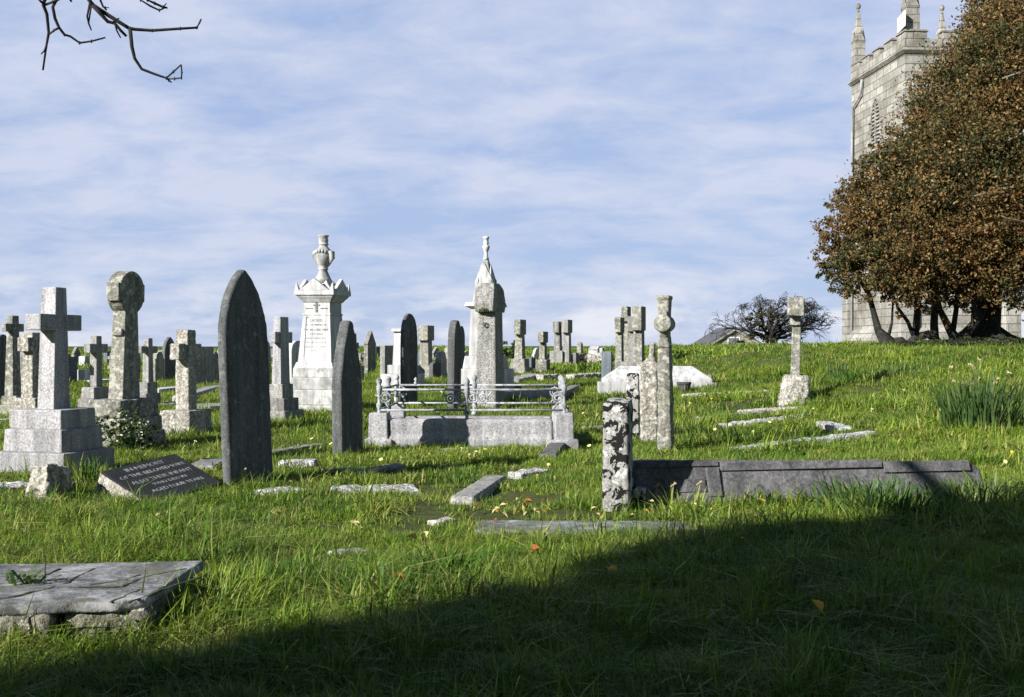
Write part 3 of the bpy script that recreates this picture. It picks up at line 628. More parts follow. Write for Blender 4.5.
# the tree beside the photographer: its crown shades the foreground, its twigs hang into the top left corner
BOUND = [(-9, -1.5), (-4.2, 2.5), (-2.29, 4.85), (-1.7, 5.2), (-1.27, 5.65), (-0.63, 5.98), (-0.23, 6.25), (0.05, 6.6), (0.6, 7.4), (1.28, 8.45), (2.05, 9.25), (2.9, 9.7), (3.7, 10.1), (4.86, 10.6), (8.0, 11.2)]
def overhang_tree():
    b = Vector((-10.5, -7.0, gz(-10.5, -7) - 0.2))
    o = thing('tree', 'overhanging tree outside the frame whose bare dark twigs hang in the top left corner', 'tree', b)
    n = 150000; gx = rng.uniform(-16, 9, n); gy = rng.uniform(-16, 12, n)
    bx, by = np.array(BOUND).T; lim = np.interp(gx, bx, by)
    d = (lim - gy) * 0.72
    lump = 0.30 * (vnoise(gx, gy, 0.9) - 0.3) + 0.22 * (vnoise(gx + 5, gy, 0.33) - 0.5)
    ok = d > lump + 0.26 * np.abs(rng.normal(size=n)) + 0.25 * (vnoise(gx * 1.6 + 3, gy * 1.6, 0.33) > 0.66)
    gx, gy, lim2 = gx[ok], gy[ok], d[ok]; n = len(gx)
    L = 14.0 + 0.22 * (gx * 0.9 + gy * 0.3) + rng.normal(scale=1.0, size=n) * np.where(lim2 > 2, 3.0, 1.0)
    P = np.stack([gx, gy, ground(gx, gy)], -1) + np.array(SUN)[None, :] * (L / math.cos(SUN_EL))[:, None]
    far_ = (P[:, 1] < 0.5) | (np.abs(P[:, 0]) > P[:, 1] * 1.2); far_ &= (np.linalg.norm(P - np.array([0, 0, EYE]), axis=1) > 4.5) & (P[:, 2] > 2.2)
    P = P[far_]; n = len(P)
    U, V = rand_axes(n, 0.22)
    quads('crown', P - np.array(b), U, V, np.tile(np.array([[0.05, 0.07, 0.02]]), (n, 1)), LEAF, o)
    D = 7.4; G = lambda x, y, dd=0.0: W3(x / 4.267, y / 4.267, D + dd) - b
    m = MB(); root = G(330, -420, 0.1)
    m.tube([(0, 0, -0.3), (0.2, 0.2, 2.5), (0.5, 0.6, 5.2), (0.6, 0.2, 8.0), (0.4, -0.6, 11)], [0.5, 0.42, 0.36, 0.24, 0.1], 10)
    m.tube([(0.5, 0.6, 5.2), (2.6, 4.4, 6.1), (4.8, 8.6, 6.4), Vector((6.6, 12.0, 5.6)), root], [0.2, 0.14, 0.09, 0.05, 0.028], 8)
    m.build('trunk', BARK, o, smooth=True)
    m = MB(); j1 = G(250, -190); j2 = G(400, -200); j3 = G(620, -180)
    def tw(pts, r0, r1):
        pts = [p if isinstance(p, Vector) else G(*p, 0.02 * i) for i, p in enumerate(pts)]
        q = []
        for i, p in enumerate(pts):
            q.append(p)
        m.tube(q, [r0 + (r1 - r0) * i / (len(q) - 1) for i in range(len(q))], 6)
        for p in q[1:-1]:
            if random.random() < 0.75: m.lathe([(0.002, p.z - 0.012), (0.010 if r0 > .008 else .007, p.z), (0.002, p.z + 0.012)], 6, p.x, p.y)
    tw([root, j1], .022, .016); tw([root, j2], .024, .018); tw([root, j3], .020, .012)
    tw([j1, (190, 0), (185, 22), (200, 60), (208, 140), (197, 200), (183, 300)], .014, .006); tw([(197, 200), (190, 216), (176, 230)], .007, .004)
    tw([j1, (240, 0), (225, 30), (235, 80), (252, 118), (275, 148), (300, 155), (340, 183), (390, 176), (450, 160)], .012, .005)
    tw([(252, 118), (230, 130), (212, 145)], .008, .006); tw([(160, -10), (176, 8), (190, 20)], .007, .007); tw([(262, -8), (225, 8), (195, 20)], .008, .008)
    tw([j2, (380, 0), (400, 25), (470, 70), (550, 120), (575, 125), (650, 130), (770, 122), (840, 118), (850, 100), (858, 82)], .016, .005)
    tw([(555, 122), (563, 200), (575, 250), (605, 295), (660, 316), (710, 333), (740, 306), (773, 276)], .012, .005)
    tw([(773, 276), (776, 310), (774, 332), (745, 336), (718, 336)], .005, .005); tw([(705, 330), (720, 342), (732, 352)], .006, .004)
    tw([(395, 22), (430, 60), (460, 92), (490, 100), (515, 130), (540, 155)], .013, .008); tw([(490, 100), (498, 130), (515, 162)], .006, .004); tw([(478, 96), (492, 86), (508, 78)], .005, .004)
    tw([(384, 10), (372, 70), (378, 98), (390, 130)], .008, .004); tw([(390, 20), (384, 60), (378, 98)], .006, .005)
    tw([j2, (428, 0), (438, 24), (455, 44)], .008, .005); tw([(440, 26), (450, 34), (464, 32)], .004, .003)
    tw([j3, (600, 0), (640, 25), (680, 44), (710, 30)], .008, .005); tw([j3, (630, 0), (660, 14), (695, 30), (714, 34)], .010, .006); tw([(695, 30), (704, 22), (710, 14)], .005, .003)
    tw([j2, (290, -30), (300, 0), (305, 6)], .007, .006)
    m.build('branch', TWIG, o, smooth=True)
overhang_tree()
def sky_block_trees():  # unseen trees, added to block sky light on the foreground and shaded faces
    for (x, y, lab) in ((3.5, -12.5, 'dense dark tree added unseen close behind the camera to block sky light'), (12.5, -10.5, 'dense dark tree added unseen behind the camera to the right to block sky light'), (-5.5, -14.5, 'dense dark tree added unseen behind the camera to the left to block sky light')):
        b = Vector((x, y, gz(x, y))); o = thing('tree', lab, 'tree', b)
        m = MB(); m.tube([(0, 0, -.3), (0, 0, .4), (.1, 0, 2.5), (0, .1, 6)], [.5, .36, .3, .12], 9); m.build('trunk', BARK, o, smooth=True)
        balls = [((x + dx, y + dy, b.z + z_), r_, .9) for dx, dy, z_, r_ in ((0, 0, 6.5, 2.8), (2.2, .3, 4.2, 2.4), (-2.3, 0, 4.3, 2.5), (0, 1.0, 3.2, 2.3), (3.4, 0, 2.2, 1.8), (-3.4, .3, 2.2, 1.8), (1.2, 0, 5.5, 2.2), (0, .6, 1.6, 1.5))]
        P, Cn = crown_points(balls, 320, .8); U, V = rand_axes(len(P), .17)
        quads('crown', P - np.array(b), U, V, np.tile(np.array([[.025, .04, .014]]), (len(P), 1)), LEAF, o)
sky_block_trees()

# ------------------------------------------------------------------ left hand graves
cross(54, 476, 290, (317, 333, 39), (15.5, 16, 14, 10), [(411, 47, 34), (430, 54, 40), (452, 68, 50)], GRAN,
      'big pale granite cross on three granite steps at the left edge')
cross(13, 418, 317, (325, 333, 17), (8, 8, 5, 6), [(397, 14, 8), (406, 20, 12)], LICH, 'greenish lichen covered cross left of the big pale granite cross', armt=4)
cross(32, 430, 333, (338, 352, 17), (11, 10, 9, 8), [(398, 20, 14), (413, 25, 18)], ROUGHS, 'rough brownish cross standing directly behind the big pale granite cross', armt=10)
cross(96, 414, 337, (345, 354, 17), (7, 6, 6, 5), [(388, 12, 16), (399, 15, 20)], GREY, 'slim grey cross on a pedestal between the big granite cross and the wheel-head cross', armt=6)
cross(148, 408, 339, (347, 354, 15), (6, 5, 5, 4), [(383, 9, 10), (394, 11, 14)], GREY, 'small dark cross just right of the wheel-head cross shaft', armt=3)
cross(186, 438, 332, (346, 362, 22), (13, 8, 12, 8), [(412, 29, 22)], ROUGHS, 'rough hewn cross on a rugged boulder base left of the tall pointed headstone', armt=9, rough=0.03, push=.45)
cross(281, 419, 315, (330, 341, 17), (9, 9, 7, 8), [(382, 14, 11), (396, 21, 15), (408, 27, 20)], GRAN, 'pale cross on three stained steps between the tall pointed headstone and the urn monument', armt=6, stepmat=GREY, push=-.35)
cross(354, 374, 334, (343, 349, 8), (4, 3, 3, 2), [(364, 8, 7)], GREY, 'little dark cross right behind the gabled slate headstone', armt=2)
def celtic():
    s = Spot(123.5, 449, B0, 0.25)
    o = thing('celtic_cross', 'tall wheel-head granite cross with a solid disc head behind the white flowered bush', 'celtic cross', s.p, s.rz, tilt=(0, 1))
    t_ = s.t(13) / 2; r_ = 21.5 * s.k; zc = s.h(294)
    m = MB(); m.frustum(s.h(400) - 0.02, zc - r_ * 0.8, s.t(14) / 2, s.w(17) / 2, s.t(12) / 2, s.w(12) / 2); m.build('shaft', LICH, o, 0.012)
    m = MB(); m.prism([(r_ * math.cos(R(a)), zc + r_ * math.sin(R(a))) for a in range(0, 360, 10)], -t_, t_); m.build('wheel_head', LICH, o, 0.012)
    m = MB(); m.prism([(r_ * 1.16 * math.cos(R(a)) * (1 if abs(math.cos(R(a))) > .86 else .95), zc + 0.002 + r_ * 0.42 * (1 if math.sin(R(a)) > 0 else -1)) for a in (25, 155, 205, 335)], -t_ * 0.9, t_ * 0.9); m.build('crosspiece', LICH, o, 0.012)
    m = MB(); m.box(-t_ * 0.7, t_ * 0.7, -s.w(16.5) / 2, s.w(16.5) / 2, s.h(337), s.h(330)); m.build('knop', LICH, o, 0.01)
    zt = s.h(400)
    for yb, wl, wd in ((418, 31, 38), (432, 35, 42), (460, 38, 46)):
        zb = s.h(yb); m = MB(); m.frustum(zb, zt, s.t(wl) / 2, s.w(wd) / 2, s.t(wl) / 2 * .97, s.w(wd) / 2 * .97); m.build('step', LICH, o, 0.015, 0.02, 2); zt = zb + 0.004
    keep(s.p.x, s.p.y, s.t(38) / 2, s.w(46) / 2, s.rz)
celtic()
headstone(249, 487, 271, 345, 9.5, 42, 'gothic', SLATE, 'tallest dark pointed headstone with a pale lichened edge in the left foreground', tilt=(0, -2.4), rough=.014)
headstone(348, 459, 322, 386, 10, 21, 'ogee', SLATE, 'dark slate headstone with a steep pointed top before the urn monument', tilt=(0, -0.8), rough=.014)
headstone(169, 382, 337, 354, 3, 11, 'gothic', SLATE, 'thin dark pointed headstone beyond the rough hewn cross')
headstone(202, 386, 347, 360, 5, 18, 'square', GREY, 'broad square topped grey headstone seen left of the tall pointed headstone')
headstone(214, 383, 352, 362, 4, 7, 'round', LICH, 'small lichened round headstone tucked against the broad square topped headstone')
headstone(266, 402, 342, 356, 4, 6, 'round', GREY, 'narrow grey headstone partly hidden by the right edge of the tall pointed headstone')
headstone(296, 384, 341, 351, 5, 13, 'round', MARB, 'round topped headstone with a white edge between the pale cross and urn monument')
headstone(370, 376, 331, 345, 4, 8, 'gable', GREY, 'slim gabled pillar stone beyond the iron railing, left of the square block stone')
headstone(387, 380, 346, 354, 5, 9, 'square', GREY, 'squat square topped stone right of the slim gabled pillar')
headstone(409, 408, 314, 338, 4, 14, 'round', SLATE, 'tall dark round topped slate rising behind the left half of the railing', rough=.014)
headstone(454, 408, 321, 344, 7, 7, 'round', SLATE, 'dark round topped slate with moulded edge left of the granite pillar', tilt=(0, .6))
headstone(461, 374, 326, 338, 2, 6, 'round', BSLATE, 'thin bluish headstone directly behind the moulded dark slate')
headstone(421, 372, 349, 356, 4, 3, 'round', BSLATE, 'very small blue headstone left of the stubby block headed cross')
headstone(607, 389, 352, 362, 10, 4, 'square', BSLATE, 'blue grey square slate at the left end of the white coped tomb', hw=0.09)
cross(426, 379, 326, (326, 341, 4), (9, 4, 8, 4), [(366, 13, 6)], LICH, 'stubby block headed cross between two dark slates behind the railing', armt=10, span=0.62)

# marble pedestal behind the round topped slate
def pedestal():
    s = Spot(403, 390, B0, 0.5)
    o = thing('pedestal_monument', 'stepped white marble pedestal half hidden by the tall dark round topped slate', 'monument', s.p, s.rz)
    m = MB(); m.frustum(s.h(366), s.h(332), s.t(13) / 2, s.w(8) / 2, s.t(11) / 2, s.w(7) / 2); m.build('block', MARB, o, 0.012)
    m = MB(); m.frustum(s.h(333), s.h(330), s.t(15) / 2, s.w(9) / 2, s.t(14) / 2, s.w(9) / 2); m.build('cap', MARB, o, 0.01)
    for y0, y1, a, b in ((375, 366, 20, 11), (400, 375, 29, 15)):
        m = MB(); m.frustum(s.h(y0), s.h(y1), s.t(a) / 2, s.w(b) / 2, s.t(a) / 2, s.w(b) / 2); m.build('step', MARB, o, 0.015)
pedestal()

def local_front(y):       # a matrix that stands text up on a face looking along local -Y
    return Matrix.Translation(y) @ Matrix.Rotation(R(90), 4, 'X')
def urn_monument():
    s = Spot(322, 416, B0, 1.3); s.base = 412.5
    o = thing('urn_monument', 'tall white marble monument topped by a draped urn', 'monument', s.p, s.rz, tilt=(0, 0.5))
    k = s.k; T = lambda px: px * k / s.cw / 2
    zt = s.h(368)
    for yb, wl in ((378, 40), (390, 43), (405, 46), (430, 50)):
        m = MB(); m.frustum(s.h(yb), zt, T(wl), T(wl), T(wl) * .985, T(wl) * .985); m.build('step', DMARB, o, 0.02, 0.01, 2); zt = s.h(yb) + 0.004
    b, t_ = T(33), T(25.5); z0, z1 = s.h(368), s.h(303)
    m = MB(); m.frustum(z0 - 0.01, z0 + 0.10, b * 1.16, b * 1.16, b * 1.06, b * 1.06); m.frustum(z0 + 0.095, z1 - 0.26, b, b, t_ * 1.03, t_ * 1.03); m.frustum(z1 - 0.262, z1 - 0.22, t_ * 1.08, t_ * 1.08, t_ * 1.06, t_ * 1.06); m.frustum(z1 - 0.222, z1, t_, t_, t_, t_); m.build('shaft', MARB, o, 0.008)
    # cornice, four pediments and corner horns
    c0 = T(27); c1 = T(38.5)
    m = MB(); m.frustum(z1 - 0.01, z1 + 0.07, c0, c0, c0 * 1.2, c0 * 1.2); m.frustum(z1 + 0.068, z1 + 0.13, c0 * 1.22, c0 * 1.22, c1 * .95, c1 * .95); m.frustum(z1 + 0.128, z1 + 0.21, c1, c1, c1, c1); m.build('cornice', DMARB if False else MARB, o, 0.008)
    zc = z1 + 0.208; hp = 0.25
    for q in range(4):
        m = MB(); pr = [(-c1 * .82, zc), (c1 * .82, zc), (c1 * .5, zc + hp * .35), (0, zc + hp), (-c1 * .5, zc + hp * .35)]
        if q % 2: m.prism(pr, (c1 - 0.08) if q == 1 else -c1 + 0.002, (c1 - 0.002) if q == 1 else -c1 + 0.08)
        else: m.prism(pr, (c1 - 0.08) if q == 2 else -c1 + 0.002, (c1 - 0.002) if q == 2 else -c1 + 0.08, 'y')
        m.build('pediment', MARB, o, 0.01)
    for sx in (-1, 1):
        for sy in (-1, 1):
            m = MB(); m.frustum(zc - 0.002, zc + 0.16, 0.05, 0.05, 0.012, 0.012, sx * (c1 - 0.055), sy * (c1 - 0.055), sx * 0.02, sy * 0.02); m.build('corner_horn', MARB, o, 0.008)
    m = MB(); m.frustum(zc, zc + 0.16, c1 * .8, c1 * .8, c1 * .42, c1 * .42); m.frustum(zc + 0.158, zc + 0.27, c1 * .42, c1 * .42, c1 * .2, c1 * .2); m.build('roof', MARB, o, 0.01)
    up = [(10, 284), (8, 279.5), (5.6, 274.5), (4.2, 271), (5.2, 270.6), (5.2, 269.6), (4.4, 268.6), (6.8, 266), (9.0, 261.5), (9.8, 257), (9.3, 253), (6.6, 250), (4.6, 247.5), (4.3, 246), (5.4, 245.5), (5.4, 244.8), (4.3, 244.2), (4.9, 242.5), (5.0, 240.5), (4.2, 238.6), (5.4, 237.2), (5.4, 236.2), (1, 235.4)]
    m = MB(); m.lathe([(r_ * k, s.h(y_)) for r_, y_ in up], 24); m.build('urn', DMARB, o, 0, smooth=True)
    m = MB()
    for a in range(-160, 60, 18):
        q = R(a); zz = s.h(254.5) - 0.05 * math.sin(R(a * 1.6 + 40)); r_ = 9.4 * k
        m.lathe([(0.01, zz - 0.05), (0.03, zz - 0.02), (0.032, zz + 0.02), (0.01, zz + 0.035)], 7, r_ * math.cos(q), r_ * math.sin(q))
    m.tube([(9 * k, -4 * k, s.h(252)), (10.5 * k, -2 * k, s.h(259)), (8 * k, -2 * k, s.h(265))], [0.05, 0.06, 0.02], 7); m.build('drapery', DMARB, o, smooth=True)
    for sx in (-1, 1):
        m = MB(); m.tube([(sx * 8.5 * k, 0, s.h(252)), (sx * 11.5 * k, 0, s.h(253)), (sx * 11.5 * k, 0, s.h(257)), (sx * 9 * k, 0, s.h(259))], 0.02, 6); m.build('handle', DMARB, o, smooth=True)
    fa = math.atan2(b - t_, z1 - z0)
    def line(z_): return -(b + (t_ * 1.03 - b) * (z_ - z0) / (z1 - 0.26 - z0)) - 0.004
    rows = [(z1 - 0.33, .075, 'SACRED'), (z1 - 0.43, .045, 'TO THE MEMORY OF'), (z1 - 0.52, .06, 'THE BELOVED WIFE'), (z1 - 0.61, .045, 'OF THIS PARISH'), (z1 - 0.69, .055, 'WHO DEPARTED'), (z1 - 0.77, .055, 'THIS LIFE IN PEACE'), (z1 - 0.86, .045, 'ALSO OF THE ABOVE'), (z1 - 0.94, .045, 'AT REST')]
    for z_, sz, tx in rows: text_part('inscription', [tx], sz, LETTER, o, Matrix.Translation((0, line(z_), z_)) @ Matrix.Rotation(R(90) - fa, 4, 'X'))
    m = MB(); xq = -t_ * 0.80
    m.add([(xq, line(z1 - 0.3) - 0.002, z1 - 0.31), (xq + 0.022, line(z1 - 0.3) - 0.002, z1 - 0.31), (xq + 0.005, line(z0 + 0.2) - 0.002, z0 + 0.2), (xq - 0.02, line(z0 + 0.2) - 0.002, z0 + 0.2)], [(0, 1, 2, 3)])
    m.add([(-t_ * .8, line(z1 - .3) - 0.002, z1 - .31), (-t_ * .6, line(z1 - .3) - 0.002, z1 - .31), (-t_ * .6, line(z1 - .3) - 0.002, z1 - .29), (-t_ * .8, line(z1 - .3) - 0.002, z1 - .29)], [(0, 1, 2, 3)])
    m.build('panel_border', LETTER, o)
    m = MB(); zz = z1 - 0.11; yy = -t_ - 0.012
    m.box(-0.022, 0.022, yy, -t_ + 0.002, zz - 0.09, zz + 0.09); m.box(-0.07, 0.07, yy + .002, -t_ + 0.003, zz + 0.03, zz + 0.055); m.build('carved_cross', LETTER, o)
    for q0, q1 in ((-.85, -.3), (.3, .85)): m = MB(); m.box(t_ * q0, t_ * q1, -t_ - .006, -t_ + .001, zz - 0.03, zz - 0.012); m.build('carved_scroll', LETTER, o)
    keep(s.p.x, s.p.y, T(50), T(50), s.rz)
urn_monument()

def spire_monument():
    s = Spot(486, 392, B0, 0.6)
    o = thing('spire_monument', 'white marble monument with a gabled spire and finial behind the granite pillar', 'monument', s.p, s.rz)
    k = s.k; T = lambda px: px * k / s.cw / 2
    zt = s.h(357)
    for yb, wl in ((370, 36), (400, 44)):
        m = MB(); m.frustum(s.h(yb), zt, T(wl), T(wl), T(wl) * (.9 if wl == 36 else .98), T(wl) * (.9 if wl == 36 else .98)); m.build('step', MARB, o, 0.02); zt = s.h(yb) + 0.004
    z0, z1 = s.h(357), s.h(310); a = T(26)
    m = MB(); m.frustum(z0, z1, a, a, a * .9, a * .9); m.build('shaft', MARB, o, 0.01)
    m = MB(); m.frustum(z1 - .004, z1 + 0.06, a * .9, a * .9, a * 1.25, a * 1.25); m.frustum(z1 + 0.058, z1 + 0.16, a * 1.27, a * 1.27, a * 1.18, a * 1.18); m.build('cornice', MARB, o, 0.01)
    zc = z1 + 0.158; zg = s.h(258)
    e = T(18); zg0, zg1 = s.h(288), s.h(264)
    m = MB(); m.frustum(zc, s.h(294), e * 1.12, e * 1.12, e * 1.02, e * 1.02); m.frustum(s.h(294.1), zg0, e * .98, e * .98, e * .95, e * .95); m.build('upper_block', DMARB, o, 0.012)
    m = MB(); m.frustum(zg0 - .004, zg1, e * .86, e * .86, e * .34, e * .34); m.frustum(zg1 - .003, s.h(259), e * .34, e * .34, e * .16, e * .16); m.build('spire', DMARB, o, 0.012)
    for q in range(4):
        pr = [(-e * .93, zg0 - .01), (e * .93, zg0 - .01), (e * .96, zg0 + .16), (e * .60, zg0 + .33), (0, zg1 - .03), (-e * .60, zg0 + .33), (-e * .96, zg0 + .16)]
        m = MB(); n0 = e * .60
        f0, f1 = (n0, e * .96) if q in (1, 2) else (-e * .96, -n0)
        m.prism(pr, f0, f1, 'x' if q % 2 else 'y'); m.v = [(x * (1 - .42 * max(0, (z - zg0) / (zg1 - zg0))) if q % 2 else x, y * (1 - .42 * max(0, (z - zg0) / (zg1 - zg0))) if not q % 2 else y, z) for x, y, z in m.v]
        m.build('gable', MARB if q == 0 else DMARB, o, 0.012)
    m = MB(); m.lathe([(r_ * k, s.h(y_)) for r_, y_ in [(3.4, 261), (2.2, 258), (1.9, 254.5), (1.9, 253.5), (2.6, 252), (3.7, 249), (3.9, 247.5), (2.6, 246.4), (2.4, 245.6), (3.0, 244.6), (2.5, 243.4), (2.6, 240.2), (3.2, 239.8), (3.2, 238), (.6, 237.4)]], 14); m.build('finial', MARB, o, smooth=True)
    keep(s.p.x, s.p.y, T(44), T(44), s.rz)
spire_monument()

def pillar():
    s = Spot(490, 410, B0, 0.25)
    o = thing('stone_cross', 'thick rough granite pillar cross with a carved ring, seen edge-on behind the railing', 'stone cross', s.p, s.rz)
    m = MB(); m.frustum(-0.3, s.h(312), s.t(21.5) / 2, s.w(9) / 2, s.t(18) / 2, s.w(7.5) / 2); m.build('shaft', PIL, o, 0.012, 0.012, 3)
    t_ = s.t(18.5) / 2; hw = s.w(10) / 2
    m = MB(); m.frustum(s.h(313), s.h(305), t_ * .98, hw * 1.15, t_ * 1.06, hw * 1.3); m.frustum(s.h(305.2), s.h(290), t_ * 1.06, hw * 1.3, t_ * .98, hw); m.frustum(s.h(290.2), s.h(284), t_ * .98, hw, t_ * .72, hw * .6); m.build('head', PIL, o, 0.012, 0.03, 3)
    m = MB(); y_ = -s.w(8) / 2 - 0.006; m.ring((0, y_ - .012, s.h(326)), 0.042, 0.013, 'xz'); m.build('carved_ring', DARK, o)
    m = MB(); m.lathe([(0.13, s.h(313) - .01), (0.15, s.h(311)), (0.12, s.h(309.5))], 8, 0, -hw * .9); m.build('moss', MOSS, o, 0, 0.05, 2)
    keep(s.p.x, s.p.y, s.t(21.5) / 2, s.w(9) / 2, s.rz)
pillar()

# ------------------------------------------------------------------ far graves, middle
cross(520, 375, 320, (320, 335, 3), (8, 3.5, 5.5, 2.5), [(359, 14, 5), (368, 18, 8)], LICH, 'leftmost of the tall slim crosses standing clear on the far skyline', armt=6.5, span=0.75)
cross(543, 372, 332, (332, 343, 3), (6, 2.5, 4.5, 2), [(360, 11, 4)], LICH, 'shortest slim cross on the far skyline, second from the left of its row', armt=5.5, span=0.7)
cross(558, 365, 322, (322, 333, 3), (6, 2.5, 5, 2), [(351, 13, 4)], GREY, 'left one of the close pair of slim crosses on the far skyline', armt=6, span=0.8)
cross(567, 365, 320, (320, 333, 3), (7, 2.5, 5.5, 2), [], GREY, 'right one of the close pair of slim crosses on the far skyline', armt=6.5, span=0.8)
cross(619.5, 374, 318, (318, 333, 2.5), (7, 2.5, 5.5, 2), [], LICH, 'left outermost pillar cross in the tight cluster behind the white coped tomb', armt=6, span=.7)
cross(626, 368, 307, (307, 322, 2.5), (7, 2.5, 5.5, 2), [], LICH, 'second pillar cross from the left in the tight cluster behind the white coped tomb', armt=6.5, span=.7)
cross(632, 368, 317, (317, 332, 2.5), (6, 2.5, 4.5, 2), [], GREY, 'third and shorter pillar cross in the tight cluster behind the white coped tomb', armt=5.5, span=.7)
cross(639, 388, 307, (307, 331, 2.5), (9, 3, 8, 2.5), [], LICH, 'right outermost and thickest pillar cross in the tight cluster by the lichened wheel cross', armt=9.2, span=.7)
headstone(625, 380, 362, 366, 18, 5, 'square', GREY, 'low dark stump of stone at the foot of the pillar cross cluster', hw=.15)

def coped_tomb():
    s = Spot(656, 392, 0.0, 0.6); k = s.k
    o = thing('chest_tomb', 'white coped stone tomb lying low behind the lichened wheel cross', 'tomb', s.p, R(-2))
    L = 58 * k; W_ = 0.5
    m = MB(); m.frustum(-0.2, s.h(383.5), L, W_, L, W_); m.build('base', MARB, o, 0.02)
    m = MB(); m.frustum(s.h(383.7), s.h(380), L * .93, W_ * .86, L * .93, W_ * .86); m.frustum(s.h(380.2), s.h(367.5), L * .93, W_ * .86, L * .62, 0.06); m.build('coped_lid', MARB, o, 0.015)
    keep(s.p.x, s.p.y, L, W_, 0)
    v_ = Spot(684, 391, 0, -0.45)
    f = thing('flower_pot', 'small dark round pot on the grass before the white coped tomb', 'pot', v_.p)
    q = v_.k; m = MB(); m.lathe([(5.5 * q, -.05), (6.5 * q, 3 * q), (6.6 * q, 8 * q), (7.4 * q, 9 * q), (7.4 * q, 11 * q), (6.2 * q, 11 * q), (6 * q, 9 * q)], 18); m.build('pot', DARK, f, smooth=False)
    headstone(708, 386, 376, 380, 8, 4, 'square', GREY, 'small dark block at the right end of the white coped tomb', hw=.1)
coped_tomb()

def wheel_cross():
    s = Spot(666, 455, 14, 0.2); k = s.k
    o = thing('celtic_cross', 'tall lichen crusted wheel cross with a round boss facing the camera, right of centre', 'celtic cross', s.p, s.rz, tilt=(0, -0.6))
    hx, hy = s.t(13.5) / 2, 0.17
    m = MB(); m.frustum(-0.3, s.h(348), hx * 1.12, hy * 1.1, hx * .88, hy * .9); m.build('shaft', LICH, o, 0.015, 0.035, 4)
    # wheel seen edge-on: ring, arm end with its boss, upper arm
    zc = s.h(325); r_ = 19.5 * k; pr = [(r_ * math.cos(R(a)) * 0.82, zc + r_ * math.sin(R(a))) for a in range(0, 360, 15)]
    m = MB(); m.prism(pr, -hx * .62, hx * .62); m.build('wheel', LICH, o, 0.012, 0.03, 3)
    m = MB(); m.frustum(s.h(318), s.h(301), hx * .80, hy * .8, hx * .92, hy * .95); m.frustum(s.h(301.2), s.h(297), hx * .98, hy * 1.02, hx * 1.05, hy * 1.08); m.build('top_arm', LICH, o, 0.012, 0.02, 3)
    m = MB(); rb = 8.7 * k
    m.prism([(rb * 1.02 * math.cos(R(a)), zc + rb * math.sin(R(a))) for a in range(0, 360, 15)], -r_ * .98, r_ * .98, 'y'); m.build('crosspiece', LICH, o, 0.02, 0.012, 2)
    m = MB(); m.frustum(s.h(349), s.h(336), hx * .92, hy * .95, hx * .62, hy * .8); m.build('neck', LICH, o, 0.012, 0.04, 3)
    keep(s.p.x, s.p.y, hx, hy, s.rz)
wheel_cross()
def broken_stone():
    s = Spot(649, 448, 8, 0.4); k = s.k
    o = thing('headstone', 'whitish broken headstone leaning against the left of the lichened wheel cross', 'headstone', s.p, s.rz)
    a = 9 * k; top = s.h(345)
    m = MB(); m.prism([(-a, -.2), (a, -.2), (a * .98, top * .8), (a * .55, top * .88), (a * .75, top), (a * .2, top * 1.01), (-a * .1, top * .86), (-a * .9, top * .80)], -.07, .07, 'y'); m.build('tablet', BLOTCH if False else ROUGHS, o, .012, .04, 4)
    s2 = Spot(633, 441, 8, 0.35); a = 6.5 * s2.k
    o2 = thing('headstone', 'narrow dark blotched stone post behind the black and white lichened post', 'headstone', s2.p, s2.rz)
    m = MB(); m.frustum(-.2, s2.h(375), a, .1, a * .92, .09); m.build('tablet', BLOTCH, o2, .015, .03, 3)
    s3 = Spot(618, 511, 13, 0.12); 
    o3 = thing('stone_post', 'short square stone post blotched with black and white lichen, right of centre', 'stone post', s3.p, s3.rz)
    hx = s3.t(26.5) / 2; hy = .16
    m = MB(); m.prism([(-hy, -.3), (hy, -.3), (hy, s3.h(401)), (-hy, s3.h(405))], -hx, hx); m.v = [(x * (1 if z < .3 else .94), y, z) for x, y, z in m.v]
    m.build('post', BLOTCH, o3, .012, .02, 4)
    keep(s3.p.x, s3.p.y, hx, hy, s3.rz)
broken_stone()

